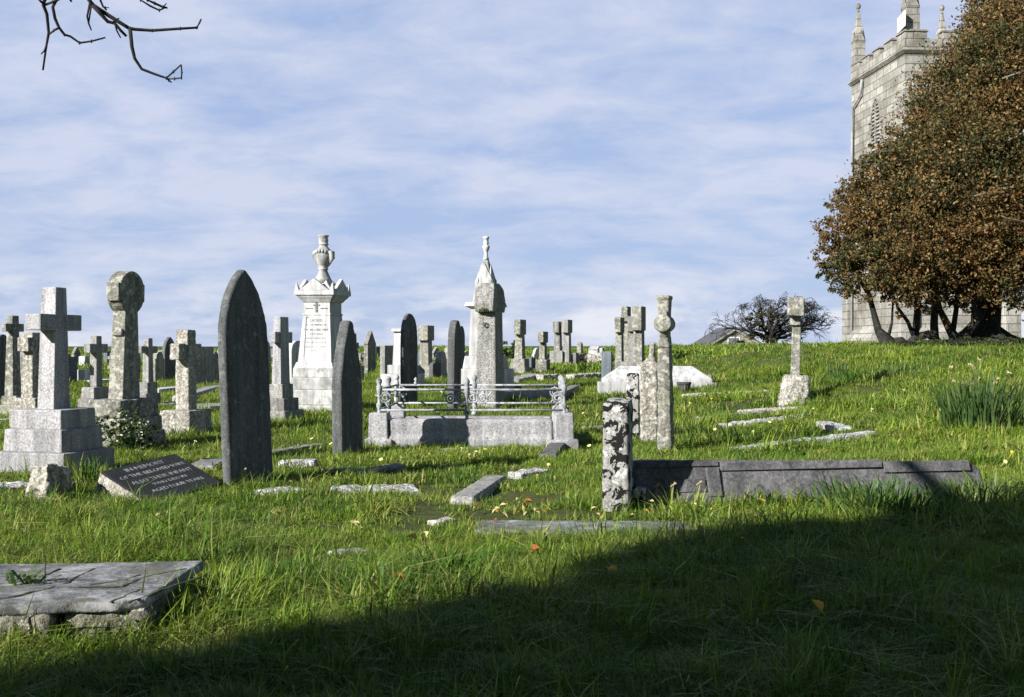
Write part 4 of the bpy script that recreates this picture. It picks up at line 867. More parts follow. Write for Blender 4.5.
def fallen_slab():
    a = hit(634, 507); b = hit(992, 497); b = Vector((b.x, max(b.y, a.y + 0.25), 0)); b.z = gz(b.x, b.y)
    ya = a.y; d = Vector((b.x - a.x, b.y - a.y, 0)); L = d.length; rz = math.atan2(d.y, d.x)
    z0 = 0.02; za = EYE + (CY - 461) / F * a.y
    o = thing('fallen_slab', 'long dark panelled slab lying on its side behind the black and white blotched post', 'fallen slab', (a.x, a.y, 0.0), rz)
    H0 = EYE - (461 - CY) / F * (a.y + .12); H1 = EYE - (461 - CY) / F * (b.y + .12)
    lean = 0.16
    def sect(x, h_): return [(x, 0, -.15), (x, .02, 0), (x, lean, h_), (x, lean + .30, h_ - .015), (x, lean + .34, -.15)]
    m = MB(); xs_ = [0.0, .06, L - .55, L - .12, L]; hs = [H0 - .02, H0, H1 * .99 + 0 * H0, H1 * .97, H1 * .80]
    vs_ = sum([sect(x, h_) for x, h_ in zip(xs_, hs)], []); fs = [(4, 3, 2, 1, 0), tuple(range(20, 25))]
    for i in range(4):
        for j in range(5): fs.append((i * 5 + j, i * 5 + (j + 1) % 5, (i + 1) * 5 + (j + 1) % 5, (i + 1) * 5 + j))
    m.add(vs_, fs); m.build('slab', KDARK, o, .01, .012, 3)
    # raised frame strips leave sunk panels in the sloping face
    def strip(x0, x1, f0, f1, pr=.022):
        pr *= .55
        q = MB(); hm = H0 + (H1 - H0) * ((x0 + x1) / 2 / L)
        A = lambda x, f, e: (x, .02 + (lean - .02) * f - e, hm * f + e * .35)
        q.add([A(x0, f0, -.01), A(x1, f0, -.01), A(x1, f1, -.01), A(x0, f1, -.01), A(x0, f0, pr), A(x1, f0, pr), A(x1, f1, pr), A(x0, f1, pr)], [(0, 1, 2, 3), (7, 6, 5, 4), (0, 4, 5, 1), (1, 5, 6, 2), (2, 6, 7, 3), (3, 7, 4, 0)])
        q.build('moulding', KDARK, o, .006)
    strip(.02, L * .24, .86, .99, .024); strip(L * .245, L * .70, .80, .99, .03); strip(L * .705, L - .14, .72, .985, .03)
    strip(.02, L * .235, .02, .22, .026); strip(L * .205, L * .24, .23, .85, .030); strip(.30, L * .20, .33, .60, .016); strip(L * .245, L * .69, .02, .12, .02)
    keep(a.x + d.x / 2, a.y + d.y / 2 + .15, L / 2, .2, rz)
    m = MB(); m.box(-.02, .10, -.04, .20, -.1, .20); e = m.build('end_stone', BLOTCH, o, .02, .03, 3); e['label'] = 'pale chipped corner stone at the left end'
fallen_slab()

def rock_cross():
    s = Spot(793, 405, 12, 0.3); k = s.k
    o = thing('stone_cross', 'slender mossy headed cross on a white boulder base on the right hand bank', 'stone cross', s.p, s.rz, tilt=(0, 1.5))
    m = MB(); m.frustum(s.h(382), s.h(303), s.t(9.5) / 2, .1, s.t(8.5) / 2, .09, .03); m.build('shaft', LICH, o, .012, .015, 3)
    m = MB(); m.box(-s.t(16) / 2, s.t(16) / 2, -.36, .36, s.h(320), s.h(301.5)); m.build('crosspiece', LICH, o, .02, .03, 3)
    m = MB(); m.box(-s.t(10) / 2, s.t(10) / 2, -.16, .16, s.h(329), s.h(319)); m.build('neck', LICH, o, .012, .02, 3)
    m = MB(); m.frustum(-.3, s.h(379), s.t(33) / 2, .34, s.t(25) / 2, .24, 0, 0, .05, 0); m.build('boulder', ROUGHS, o, .08, .10, 4)
    keep(s.p.x, s.p.y, s.t(30) / 2, .3, s.rz)
rock_cross()

# ------------------------------------------------------------------ railed plot
def railed_plot():
    p0, p1 = hit(369, 447), hit(574, 446); y0 = 15.9
    x0 = (369 - CX) / F * y0; x1 = (574 - CX) / F * y0; L = x1 - x0; Dp = 2.3; z = gz((x0 + x1) / 2, y0 + 1)
    k = y0 / F; hz = lambda y: EYE - (y - CY) * k - z
    o = thing('railed_grave', 'pale granite kerbed grave enclosed by a low painted iron railing', 'grave', (x0, y0, z), R(-1.0))
    kt = hz(419)
    m = MB(); m.prism([(0, -.2), (.26, -.2), (.26, kt - .02), (.20, kt), (.07, kt), (.035, kt - .03), (.035, kt * .45), (0, kt * .38)], .26, L - .28); m.build('front_kerb', GRAN, o, .008, .012, 2)
    m = MB(); m.box(.26, L - .28, Dp - .24, Dp, -.2, kt * .8); m.build('back_kerb', GRAN, o, .02)
    for xa, nm in ((0.02, 'side_kerb'), (L - .26, 'side_kerb')):
        m = MB(); m.box(xa, xa + .22, .30, Dp - .28, -.2, kt * .8); m.build(nm, GRAN, o, .02)
    for xa, ya in ((.12, .12), (L - .13, .12), (.12, Dp - .12), (L - .13, Dp - .12)):
        m = MB(); m.frustum(-.2, kt * .35, .20, .19, .19, .18, xa, ya); m.frustum(kt * .348, hz(413), .135, .13, .125, .12, xa, ya); m.build('corner_pier', GRAN, o, .02, .02, 3)
    zl, zu = hz(410.5), hz(390)
    posts = [(.12, .12), (L * .475, .13), (L - .13, .12), (.12, Dp - .12), (L * .475, Dp - .12), (L - .13, Dp - .12), (L - .13, Dp / 2), (.12, Dp / 2)]
    for i, (xa, ya) in enumerate(posts):
        zb = hz(414) if i not in (1, 4, 6, 7) else kt * .9; zb = zb - .02; H_ = hz(378) - zb
        m = MB(); m.lathe([(r_ * .82, zb + f * H_) for r_, f in [(.055, 0), (.05, .06), (.028, .09), (.026, .16), (.048, .22), (.048, .30), (.026, .34), (.024, .55), (.04, .60), (.045, .70), (.045, .78), (.03, .80), (.042, .86), (.052, .91), (.04, .96), (.008, 1.0)]], 10, xa, ya)
        m.build('rail_post', IRON, o, smooth=True)
    def rail(a, b, z_): 
        m = MB(); m.tube([(a[0], a[1], z_), (b[0], b[1], z_)], .015, 10); m.build('rail', IRON, o, smooth=True)
    for i, j in ((0, 1), (1, 2), (3, 4), (4, 5), (2, 6), (6, 5), (0, 7), (7, 3)):
        for z_ in (zl, zu): rail(posts[i], posts[j], z_)
    for i, (xa, ya) in enumerate(posts):
        for sx in (-1, 1):
            m = MB(); pl = 'xz' if i < 6 else 'yz'; q = (xa + sx * .085, ya, (zl + zu) / 2 + .03) if pl == 'xz' else (xa, ya + sx * .085, (zl + zu) / 2 + .03)
            if xa + sx * .085 < 0.05 or xa + sx * .085 > L - .05:
                pl = 'yz'; q = (xa, ya + (.085 if ya < Dp / 2 else -.085), q[2])
            m.ring(q, .068, .013, pl, 14); m.ring((q[0], q[1], q[2]), .034, .011, pl, 10, 40, 330)
            m.tube([(q[0], q[1], q[2] - .07), (q[0] + (sx * .06 if pl == 'xz' else 0), q[1] + (sx * .06 if pl == 'yz' else 0), zl + .01)], .012, 5)
            m.tube([(q[0], q[1], q[2] + .068), (q[0], q[1], zu)], .012, 5); m.build('scroll', IRON, o, smooth=True)
            if i == 1:
                m = MB(); q2 = (xa + sx * .22, ya, q[2] - .01); m.ring(q2, .06, .012, 'xz', 14); m.ring(q2, .028, .012, 'xz', 10); m.tube([(q2[0] + sx * .06, ya, q2[2] + .03), (q2[0] + sx * .13, ya, zu - .01)], .012, 5); m.build('scroll', IRON, o, smooth=True)
    for fx in (.15, ):
        m = MB(); m.lathe([(.014, zu), (.03, zu + .03), (.012, zu + .06), (.03, zu + .085), (.004, zu + .12)], 8, L * fx, Dp - .12); m.build('finial', IRON, o, smooth=True)
    c_ = Vector((x0, y0)); rz = R(-1)
    for (xa, ya, hx, hy) in ((L / 2, .13, L / 2, .13), (L / 2, Dp - .12, L / 2, .12), (.13, Dp / 2, .12, Dp / 2), (L - .13, Dp / 2, .12, Dp / 2)):
        keep(x0 + xa * math.cos(rz) - ya * math.sin(rz), y0 + xa * math.sin(rz) + ya * math.cos(rz), hx, hy, rz)
railed_plot()

# ------------------------------------------------------------------ fallen tablet, rough stones, foreground slab
def fallen_tablet():
    A = Vector((-3.75, 10.9, .225)); u_ = Vector((.47, .76, .10)).normalized(); v_ = Vector((.46, -.32, -.235)); v_ = (v_ - u_ * v_.dot(u_)).normalized()
    n_ = v_.cross(u_)
    if n_.z < 0: n_ = -n_
    Lw, Lh, th = .90, .68, .17
    M = Matrix((u_, -v_, n_)).transposed().to_4x4()
    o = thing('inscribed_tablet', 'fallen dark inscribed tablet lying tilted in the grass beside the tall pointed headstone', 'memorial tablet', (0, 0, 0))
    M.translation = A + u_ * Lw / 2 + v_ * Lh / 2; o.matrix_world = M; o.location = M.translation; o.rotation_euler = M.to_euler()
    m = MB(); m.frustum(-th - .12, -.006, Lw / 2, Lh / 2, Lw / 2, Lh / 2); m.build('stone_back', ROUGHS, o, .012, .03, 4)
    m = MB(); m.box(-Lw / 2 + .012, Lw / 2 - .012, -Lh / 2 + .005, Lh / 2 - .012, -.02, .014); m.build('face', POL, o, .006)
    rows = [('IN MEMORY', .085, .28), ('OF THE BELOVED WIFE', .074, .17), ('ALSO THEIR INFANT', .078, .055), ('WHO DIED IN', .062, -.045), ('AGED FOUR YEARS', .072, -.14)]
    for tx, sz, y_ in rows: text_part('inscription', [tx], sz, LETTERW, o, Matrix.Translation((.02 - (y_ * .10), y_, .0155)))
    keep(A.x + .4, A.y + .22, .45, .33, math.atan2(u_.y, u_.x))
    s = Spot(48, 500, 14, .12)
    r_ = MB(); a, b = s.t(22) / 2, s.w(24) / 2
    r_.add([(-a, -b, -.2), (a, -b, -.2), (a, b, -.2), (-a, b, -.2), (-a * .55, -b, s.h(468)), (a, -b * .95, s.h(462)), (a * .98, b, s.h(472)), (-a * .6, b, s.h(476))], [(3, 2, 1, 0), (4, 5, 6, 7), (0, 1, 5, 4), (1, 2, 6, 5), (2, 3, 7, 6), (3, 0, 4, 7)])
    ob = r_.build('rough_stone', ROUGHS, None, .015, .09, 5, rscale=.1); ob.location = s.p; ob.rotation_euler = (0, 0, s.rz)
    tag(ob, 'rugged broken stump of stone left of the fallen inscribed tablet', 'rough stone'); keep(s.p.x, s.p.y, a, b, s.rz)
fallen_tablet()

def front_slab():
    z = .21; rz = R(5); o = thing('grave_slab', 'broad cracked grave slab on a rubble base at the lower left corner', 'grave slab', (-1.66, 5.38, 0), rz)
    Lx, Ly = 3.4, 1.06
    top = [(-Lx, 0), (0.0, 0.0), (.10, Ly), (-Lx, Ly)]
    m = MB(); m.prism([(-Lx, 0), (-.42, .0), (-.30, .035), (-.12, .03), (0.0, 0.10), (.10, Ly), (-Lx, Ly)], z - .05, z, 'z'); m.build('slab', SLABM, o, .006, .014, 6, rscale=.18, vox=.013)
    m = MB(); m.box(-Lx, -.39, -.015, Ly - .06, -.2, z - .045); m.build('rubble_base', RUB, o, .02, .045, 6, rscale=.06, vox=.016)
    m = MB(); m.box(-.36, .02, .05, Ly - .06, -.2, z - .048); m.build('rubble_base', RUB, o, .02, .045, 6, rscale=.06, vox=.016)
    # mossy cracks across the top
    def loc(px, py):
        D = (EYE - z) * F / (py - CY); x, y = (px - CX) / F * D + 1.66, D - 5.38
        return (x * math.cos(rz) + y * math.sin(rz), -x * math.sin(rz) + y * math.cos(rz))
    def crack(pts, w_=.016):
        P_ = [loc(*p) for p in pts]; q = MB()
        fine = []
        for (ax, ay), (bx, by) in zip(P_[:-1], P_[1:]):
            for i in range(5): fine.append((ax + (bx - ax) * i / 5 + random.gauss(0, .006), ay + (by - ay) * i / 5 + random.gauss(0, .006)))
        fine.append(P_[-1]); q.tube([(x, y, z + .002) for x, y in fine], [w_ * random.uniform(.5, 1.1) for _ in fine], 5); q.v = [(x, y, z + (zz - z) * .35) for x, y, zz in q.v]
        q.build('crack', MOSS, o)
    crack([(-20, 603), (0, 600), (22, 595), (47, 590), (56, 587), (94, 569)]); crack([(56, 588), (90, 587), (122, 587), (145, 577), (186, 569)])
    crack([(110, 602), (130, 594), (143, 589)], .010); crack([(126, 604), (158, 591), (200, 577)], .014); crack([(42, 577), (60, 569)], .012); crack([(90, 585), (125, 580), (140, 575)], .009)
    keep(-1.70 - Lx / 2, 5.38 + Ly / 2 - .12, Lx / 2 - .06, Ly / 2 - .03, rz)
    return loc, z
SLAB_LOC, SLAB_Z = front_slab()

kerb((474, 530), (700, 531), .62, .03, SLABM, 'flat dark ledger stone in the grass before the blotched post', 'ledger_stone', 'ledger stone', rough=.025)
kerb((462, 505), (496, 482), .24, .07, GREY, 'tilted kerb end pointing away from the camera left of the flat ledger stone', wedge=.03)
kerb((332, 493), (418, 492), .75, .035, CHIP, 'patch of pale broken chippings set flat in the grass at centre left', 'chipped_slab', 'chipped slab', rough=.05)
kerb((268, 496), (303, 492), .45, .04, CHIP, 'small pale flat stone at the foot of the tall pointed headstone', 'flat_stone', 'flat stone', rough=.04)
kerb((280, 470), (316, 470), .22, .11, CHIP, 'short pale block lying right of the tall pointed headstone', 'stone_block', 'stone block', rough=.04)
kerb((322, 475), (352, 474), .18, .06, ROUGHS, 'low worn kerb at the foot of the steep pointed slate', rough=.04)
kerb((352, 478), (400, 470), .16, .07, GREY, 'narrow dark kerb sunk in the flowery grass before the railed grave', rough=.03)
kerb((514, 479), (545, 475), .22, .07, CHIP, 'small pale stone bedded in grass right of the tilted kerb end', 'flat_stone', 'flat stone', rough=.04)
kerb((548, 462), (561, 446), .22, .10, KDARK, 'dark lichened kerb end pointing away beside the right pier of the railed grave')
kerb((440, 453), (484, 451), .20, .05, GRAN, 'flat step stone below the front kerb of the railed grave', 'flat_stone', 'flat stone')
kerb((-12, 497), (30, 494), .34, .10, CHIP, 'pale crumbling slab end at the left edge beside the rugged stump', 'flat_stone', 'flat stone', rough=.05)
kerb((68, 486), (100, 485), .22, .05, GREY, 'thin grey kerb between the rugged stump and the fallen tablet', rough=.02)
kerb((-10, 478), (24, 474), .25, .06, MARB, 'thin white slab at the left edge below the granite steps', 'flat_stone', 'flat stone', rough=.02)
kerb((272, 458), (322, 450), .18, .09, GREY, 'half buried kerb running between the two dark slate headstones', rough=.03)
kerb((200, 473), (216, 465), .3, .08, GREY, 'grey kerb end between the fallen tablet and the tall pointed headstone')
kerb((330, 556), (366, 553), .10, .03, ROUGHS, 'small sunken stone in the near grass left of centre', 'flat_stone', 'flat stone', rough=.03)
kerb((432, 526), (452, 523), .14, .04, ROUGHS, 'little grey stone left of the flat ledger stone', 'flat_stone', 'flat stone', rough=.03)
# kerbs beyond the fallen slab, on the bank
kerb((684, 397), (772, 393), 0.28, 0.065, ROUGHS, 'rough kerb in the grass just right of the white coped tomb', rough=.08)
kerb((690, 421), (768, 412), 0.26, 0.045, ROUGHS, 'broken grey kerb in the shadow right of the wheel cross', rough=.08)
kerb((722, 428), (812, 418), 0.32, 0.065, CHIP, 'pale flat kerb sloping up the bank below the mossy headed cross', rough=.06)
kerb((730, 453), (872, 436), 0.24, 0.065, CHIP, 'longest pale kerb slanting up the bank behind the dark fallen slab', rough=.05)
kerb((826, 425), (842, 430), 0.31, 0.045, CHIP, 'short pale stone in the bank right of the sloping kerbs', 'flat_stone', 'flat stone', rough=.06)
kerb((738, 412), (812, 408), 0.24, 0.035, ROUGHS, 'weathered kerb at the foot of the white boulder base', rough=.07)
kerb((585, 432), (655, 428), .2, .08, GREY, 'dull kerb between the railed grave and the wheel cross', rough=.05)
# kerbs farther back
kerb((497, 402), (558, 397), .22, .22, GRAN, 'pale straight kerb behind the right half of the railing', rough=.01)
kerb((558, 401), (575, 392), .22, .18, GREY, 'grey kerb end pointing away behind the right rail posts')
kerb((540, 381), (556, 380), .3, .18, ROUGHS, 'small heap of stone before the far skyline crosses', 'flat_stone', 'flat stone', rough=.08)
kerb((570, 379), (604, 377), .4, .14, ROUGHS, 'low tumbled kerb before the far rubble wall', rough=.08)
kerb((511, 384), (536, 378), .5, .14, GREY, 'tumbled grave kerb at the foot of the leftmost skyline cross', rough=.08)
kerb((180, 402), (216, 391), .35, .14, GRAN, 'pale kerb slanting away right of the rough hewn cross', rough=.02)
kerb((192, 412), (220, 409), .9, .12, GREY, 'grey ledger right of the rough hewn cross', 'ledger_stone', 'ledger stone', rough=.02)
kerb((152, 394), (178, 391), .4, .12, MARB, 'white kerb behind the rough hewn cross', rough=.01)
kerb((0, 400), (10, 400), .4, .1, MARB, 'white slab at the left edge behind the lichened cross', 'flat_stone', 'flat stone')
kerb((-6, 424), (14, 423), .3, .08, MARB, 'thin white kerb at the left edge in front of the lichened cross')
kerb((160, 408), (178, 405), .5, .08, ROUGHS, 'brownish kerb left of the rough hewn cross foot', rough=.04)
kerb((424, 378), (446, 376), .5, .12, MARB, 'white kerb right of the stubby block headed cross')
kerb((378, 399), (404, 396), .2, .1, MARB, 'white slab below the stepped marble pedestal', 'flat_stone', 'flat stone')
kerb((90, 384), (112, 382), .4, .1, MARB, 'white kerb beyond the slim grey cross')

# ------------------------------------------------------------------ the far graves
far = [(84, 383, 370, 371, 8, 5, 'square', MARB, 'small white block grave left of the slim grey cross'),
       (84, 366, 356, 357, 6, 4, 'round', MARB, 'tiny white stone far behind the slim grey cross'),
       (70, 384, 357, 362, 2, 12, 'square', BSLATE, 'grey blue slab seen right behind the big granite cross'),
       (2, 402, 335, 344, 3, 10, 'round', SLATE, 'dark rounded stone cut by the left edge of the picture'),
       (4, 395, 364, 370, 6, 5, 'gable', MARB, 'white gabled stone at the left edge beside the lichened cross'),
       (24, 396, 352, 358, 4, 8, 'round', GREY, 'grey round stone seen between the two left edge crosses'),
       (136, 378, 352, 360, 3, 6, 'round', GREY, 'small dark round stone right of the wheel-head cross shaft'),
       (158, 384, 352, 360, 4, 9, 'shoulder', LICH, 'small shouldered stone left of the thin dark pointed headstone'),
       (205, 378, 347, 353, 3, 4, 'gable', LICH, 'little pointed stone behind the broad square topped headstone'),
       (290, 380, 352, 358, 3, 5, 'round', GREY, 'faint grey stone behind the pale cross on steps'),
       (395, 375, 352, 358, 4, 5, 'round', BSLATE, 'small blue stone between the squat square stone and marble pedestal'),
       (441, 378, 352, 360, 6, 6, 'shoulder', ROUGHS, 'small rugged stone left of the moulded dark slate'),
       (449, 372, 346, 352, 4, 6, 'round', LICH, 'far lichened stone peeping behind the moulded dark slate'),
       (435, 379, 362, 366, 4, 8, 'round', SLATE, 'little dark stone right of the stubby block headed cross'),
       (359, 384, 366, 370, 6, 5, 'square', ROUGHS, 'low rough stone right of the steep pointed slate'),
       (580, 356, 342, 345, 4, 2, 'gable', LICH, 'tiny pointed stone on the far side of the rubble wall'),
       (595, 358, 346, 350, 9, 4, 'gable', MARB, 'tiny white gabled vault beyond the rubble wall'),
       (602, 358, 348, 350, 3, 2, 'square', MARB, 'tiny white post beyond the rubble wall'),
       (530, 371, 358, 362, 7, 4, 'square', BSLATE, 'low blue grey stone right of the leftmost skyline cross'),
       (576, 366, 353, 356, 3, 3, 'square', GREY, 'tiny post right of the close pair of skyline crosses')]
kinds = ['square', 'gothic', 'round', 'shoulder', 'gable']; mats = [GREY, LICH, MARB, SLATE, BSLATE]
for i, (px, base, h_) in enumerate([(12, 366, 13), (28, 362, 11), (61, 364, 14), (76, 361, 10), (108, 363, 12), (118, 360, 9), (146, 362, 12), (163, 360, 10), (178, 364, 13), (222, 361, 10), (262, 362, 13), (275, 360, 12), (301, 362, 11), (345, 361, 12), (362, 363, 10), (378, 360, 9), (399, 362, 11), (413, 360, 9), (436, 361, 10), (466, 360, 9), (507, 362, 10), (537, 360, 8), (549, 361, 7)]):
    s_ = Spot(px, base, B0, 0.2); o = headstone(px, base, base - h_ - (4 if i % 3 == 0 else 0), base - h_ + 3, 2.5 + i % 3, 5 + (i * 7) % 4, kinds[(i * 3) % 5], mats[(i * 2 + i // 4) % 5], 'tiny distant headstone in the crowded far rows along the horizon', group='tiny distant headstones along the horizon')
for i, (px, base, h_) in enumerate([(20, 370, 18), (66, 368, 17), (74, 372, 16), (112, 370, 17), (120, 366, 14), (160, 368, 16), (174, 372, 15), (210, 370, 16), (276, 368, 17), (286, 372, 15), (366, 366, 15), (384, 368, 14), (398, 366, 15), (438, 368, 14), (444, 366, 13)]):
    cross(px, base, base - h_, (base - h_ + 3.5, base - h_ + 6.5, 6), (3, 2.5, 2.4, 2), [(base - 4, 5, 4)], (GREY, SLATE, LICH)[i % 3], 'tiny distant cross standing among the crowded far rows', group='tiny distant crosses in the far rows', armt=2.5)
for a in far: headstone(*a[:8], a[8])
def rubble_wall():
    s0, s1 = hit(572, 364), hit(606, 362); o = thing('rubble_wall', 'low rubble stone wall in the distance right of the skyline cross pair', 'stone wall', s0)
    d = s1 - s0; m = MB()
    for i in range(46):
        t_ = random.random(); q = d * t_ + Vector((0, random.uniform(-.25, .25), random.uniform(0, .32))); r_ = random.uniform(.09, .2)
        m.frustum(q.z - r_ * .6, q.z + r_ * .6, r_ * 1.2, r_, r_ * .8, r_ * .7, q.x, q.y, random.uniform(-.05, .05), 0)
    m.build('wall', ROUGHS, o, .03, .05, 2)
rubble_wall()

# ------------------------------------------------------------------ bushes and plants
def leafy(name, label, cat, p, balls, per, size, pal, wts, stems=True, patch=.4):
    o = thing(name, label, cat, p)
    P, Cn = crown_points([((p.x + x, p.y + y, p.z + z_), r_, q) for x, y, z_, r_, q in balls], per, .85); U, V = rand_axes(len(P), size)
    quads('foliage', P - np.array(p), U, V, leaf_cols(P, Cn, pal, wts, patch), LEAF, o)
    if stems:
        m = MB()
        for x, y, z_, r_, q in balls: m.tube([(x * .2, y * .2, -.05), (x * .6, y * .6, z_ * .5), (x, y, z_)], [r_ * .08, r_ * .06, r_ * .03], 5)
        m.build('stem', TWIG, o)
    return o
GREENS = [(.03, .055, .015), (.05, .085, .02), (.075, .115, .03), (.11, .14, .045)]
h = at(124, 15.3)
sh = leafy('bush', 'low bush speckled with small white flowers at the foot of the wheel-head cross', 'bush', h, [(-.12, 0, .28, .24, .9), (.10, -.05, .34, .22, .9), (.28, -.02, .22, .18, .9), (-.28, .02, .36, .16, .8), (0, -.05, .12, .22, .7), (.2, 0, .1, .2, .7)], 26000, .020, GREENS, [2, 2, 1.5, 1])
P, Cn = crown_points([((.03, -.16, .24), .34, .8)], 1500, .2, 2); U, V = rand_axes(len(P), .022)
quads('blossom', P, U, V, np.tile(np.array([[.55, .56, .42]]), (len(P), 1)), PETAL, sh)
h = hit(377, 448); leafy('ivy', 'yellowing ivy smothering the left pier of the railed grave', 'ivy', h, [(0, .0, .12, .17, 1.2), (.03, .1, .30, .15, 1.2), (.08, 0, .2, .12, 1.1), (-.1, .05, .1, .12, 1)], 42000, .017, [(.05, .07, .02), (.10, .12, .03), (.17, .15, .05), (.09, .05, .02)], [2, 2, 1.5, .7])
h = hit(553, 442); h.y -= .1; leafy('ivy', 'small green ivy strand beside the right pier of the railed grave', 'ivy', h, [(0, 0, .12, .12, 1.2), (.05, .05, .3, .09, 1.5)], 42000, .017, GREENS, [2, 2, 1, .6])
h = hit(493, 449); leafy('weed', 'pale feathery weed growing before the front kerb of the railed grave', 'weed', h, [(0, 0, .12, .16, .9), (-.06, 0, .25, .09, 1.2), (.1, 0, .16, .10, 1)], 30000, .013, [(.09, .13, .03), (.14, .17, .05), (.20, .21, .08)], [2, 2, 1])
h = at(510, 52); leafy('bush', 'rounded green bush on the skyline left of the far crosses', 'bush', h, [(0, 0, .4, .5, .9), (.2, 0, .75, .3, 1), (-.2, .1, .35, .35, 1)], 3200, .07, GREENS, [2, 2, 1, .5])
def blades(name, label, cat, p, n, L, wdt, spread, mat, lean=.5, flowers=None, part='leaves'):
    """a clump of arching strap leaves"""
    o = thing(name, label, cat, p); m = MB(); tips = []
    for i in range(n):
        a = random.uniform(0, 2 * math.pi); r_ = spread * math.sqrt(random.random()); x, y = r_ * math.cos(a), r_ * math.sin(a)
        z_ = gz(p.x + x, p.y + y) - p.z; l = L * random.uniform(.55, 1.15); ln = lean * random.uniform(.2, 1.2); a2 = a + random.gauss(0, .7)
        d = Vector((math.cos(a2), math.sin(a2), 0)); sd = Vector((-d.y, d.x, 0)) * wdt * random.uniform(.6, 1.1)
        c_ = [Vector((x, y, z_ - .02)) + d * (l * ln * t_ ** 1.8) + Vector((0, 0, l * (t_ - .42 * ln * t_ ** 2.4))) for t_ in (0, .35, .7, 1)]
        vs_ = []
        for q, w_ in zip(c_[:3], (.8, 1, .75)): vs_ += [q - sd * w_, q + sd * w_]
        vs_.append(c_[3]); m.add(vs_, [(0, 1, 3, 2), (2, 3, 5, 4), (4, 5, 6)]); tips.append(c_[3])
    m.build(part, mat, o)
    if flowers:
        nf, col, fs_ = flowers; Pq = []; 
        st = MB()
        for i in range(nf):
            a = random.uniform(0, 2 * math.pi); r_ = spread * random.uniform(.3, 1.3); zt = L * random.uniform(.7, 1.2); t_ = Vector((r_ * math.cos(a), r_ * math.sin(a), zt)); b_ = t_ * .4; b_.z = 0
            st.tube([b_, t_], .006, 4); Pq += [t_ + Vector((random.gauss(0, fs_ * .4), random.gauss(0, fs_ * .4), random.gauss(0, fs_ * .35))) for _ in range(9)]
        st.build('stalk', mat, o); Pq = np.array(Pq); U, V = rand_axes(len(Pq), fs_)
        quads('blossom', Pq, U, V, np.tile(np.array([col]), (len(Pq), 1)) * rng.uniform(.7, 1.2, len(Pq))[:, None], PETAL, o)
    return o
blades('daffodil_clump', 'dark leaved clump of fading pale flowers high on the bank at the right edge', 'flower clump', hit(983, 426), 260, .80, .014, .55, STRAP, .45, (13, (.55, .46, .26), .026))
blades('strap_leaf_clump', 'lush strap leaved clump spilling over the right end of the dark fallen slab', 'leaf clump', hit(880, 512), 330, .34, .011, .62, STRAP, .8)
blades('strap_leaf_clump', 'second strap leaved clump in half shade at the far right of the slab', 'leaf clump', hit(975, 508), 220, .32, .011, .45, STRAP, .8)
blades('strap_leaf_clump', 'small dark leaf clump on the bank right of the mossy headed cross', 'leaf clump', hit(838, 378), 70, .45, .012, .28, STRAP, .4, (3, (.5, .36, .04), .035))
blades('strap_leaf_clump', 'dark tuft on the upper bank below the twisted tree', 'leaf clump', hit(892, 378), 60, .35, .014, .3, STRAP, .4)
blades('dock_plant', 'broad leaved weed growing just right of the ledger stone before the dark slab', 'weed', hit(765, 508), 26, .20, .028, .10, STRAP, .9)
blades('grass_tuft', 'bright grass tuft between the granite steps and the fallen tablet', 'grass tuft', hit(86, 486), 130, .36, .007, .18, GRASS, .5)
blades('grass_tuft', 'long bright grass tuft bending over the right corner of the cracked slab', 'grass tuft', hit(205, 620), 200, .30, .0045, .26, GRASS, .95)
blades('grass_tuft', 'thick grass tuft hiding the right edge of the cracked slab', 'grass tuft', hit(222, 604), 240, .27, .0045, .28, GRASS, .9)
blades('grass_tuft', 'dark lush grass tuft in the near lawn below the chippings', 'grass tuft', hit(278, 590), 200, .24, .0045, .26, GRASS, .95)
blades('grass_tuft', 'tall grass tuft against the left front edge of the dark fallen slab', 'grass tuft', hit(690, 512), 90, .24, .005, .22, GRASS, .7)
blades('grass_tuft', 'ragged grass tuft growing up against the rubble front of the cracked slab', 'grass tuft', hit(70, 652), 170, .17, .0045, .30, GRASS, .9)
blades('grass_tuft', 'grass tuft at the broken front corner of the cracked slab', 'grass tuft', hit(158, 640), 170, .24, .0045, .24, GRASS, .9)
sl_ = SLAB_LOC(30, 583)
_q = Matrix.Rotation(R(5), 3, 'Z') @ Vector((sl_[0], sl_[1], 0)) + Vector((-1.66, 5.38, SLAB_Z))
def slab_weed():
    o = thing('weed', 'small weed sprouting from a crack on top of the cracked slab', 'weed', _q); m = MB()
    for i in range(34):
        a = random.uniform(0, 6.28); l = random.uniform(.04, .13); d = Vector((math.cos(a), math.sin(a), 0)); sd = Vector((-d.y, d.x, 0)) * random.uniform(.005, .012); b_ = Vector((random.gauss(0, .05), random.gauss(0, .025), 0))
        m.add([b_ - sd * .5, b_ + sd * .5, b_ + d * l * .6 + sd + Vector((0, 0, l * .5)), b_ + d * l * .6 - sd + Vector((0, 0, l * .5)), b_ + d * l + Vector((0, 0, l * .45))], [(0, 1, 2, 3), (3, 2, 4)])
    m.build('leaves', STRAP, o); m = MB(); m.tube([(.06, .03, 0), (.065, .03, .13)], .003, 4); m.build('stalk', TWIG, o)
slab_weed()
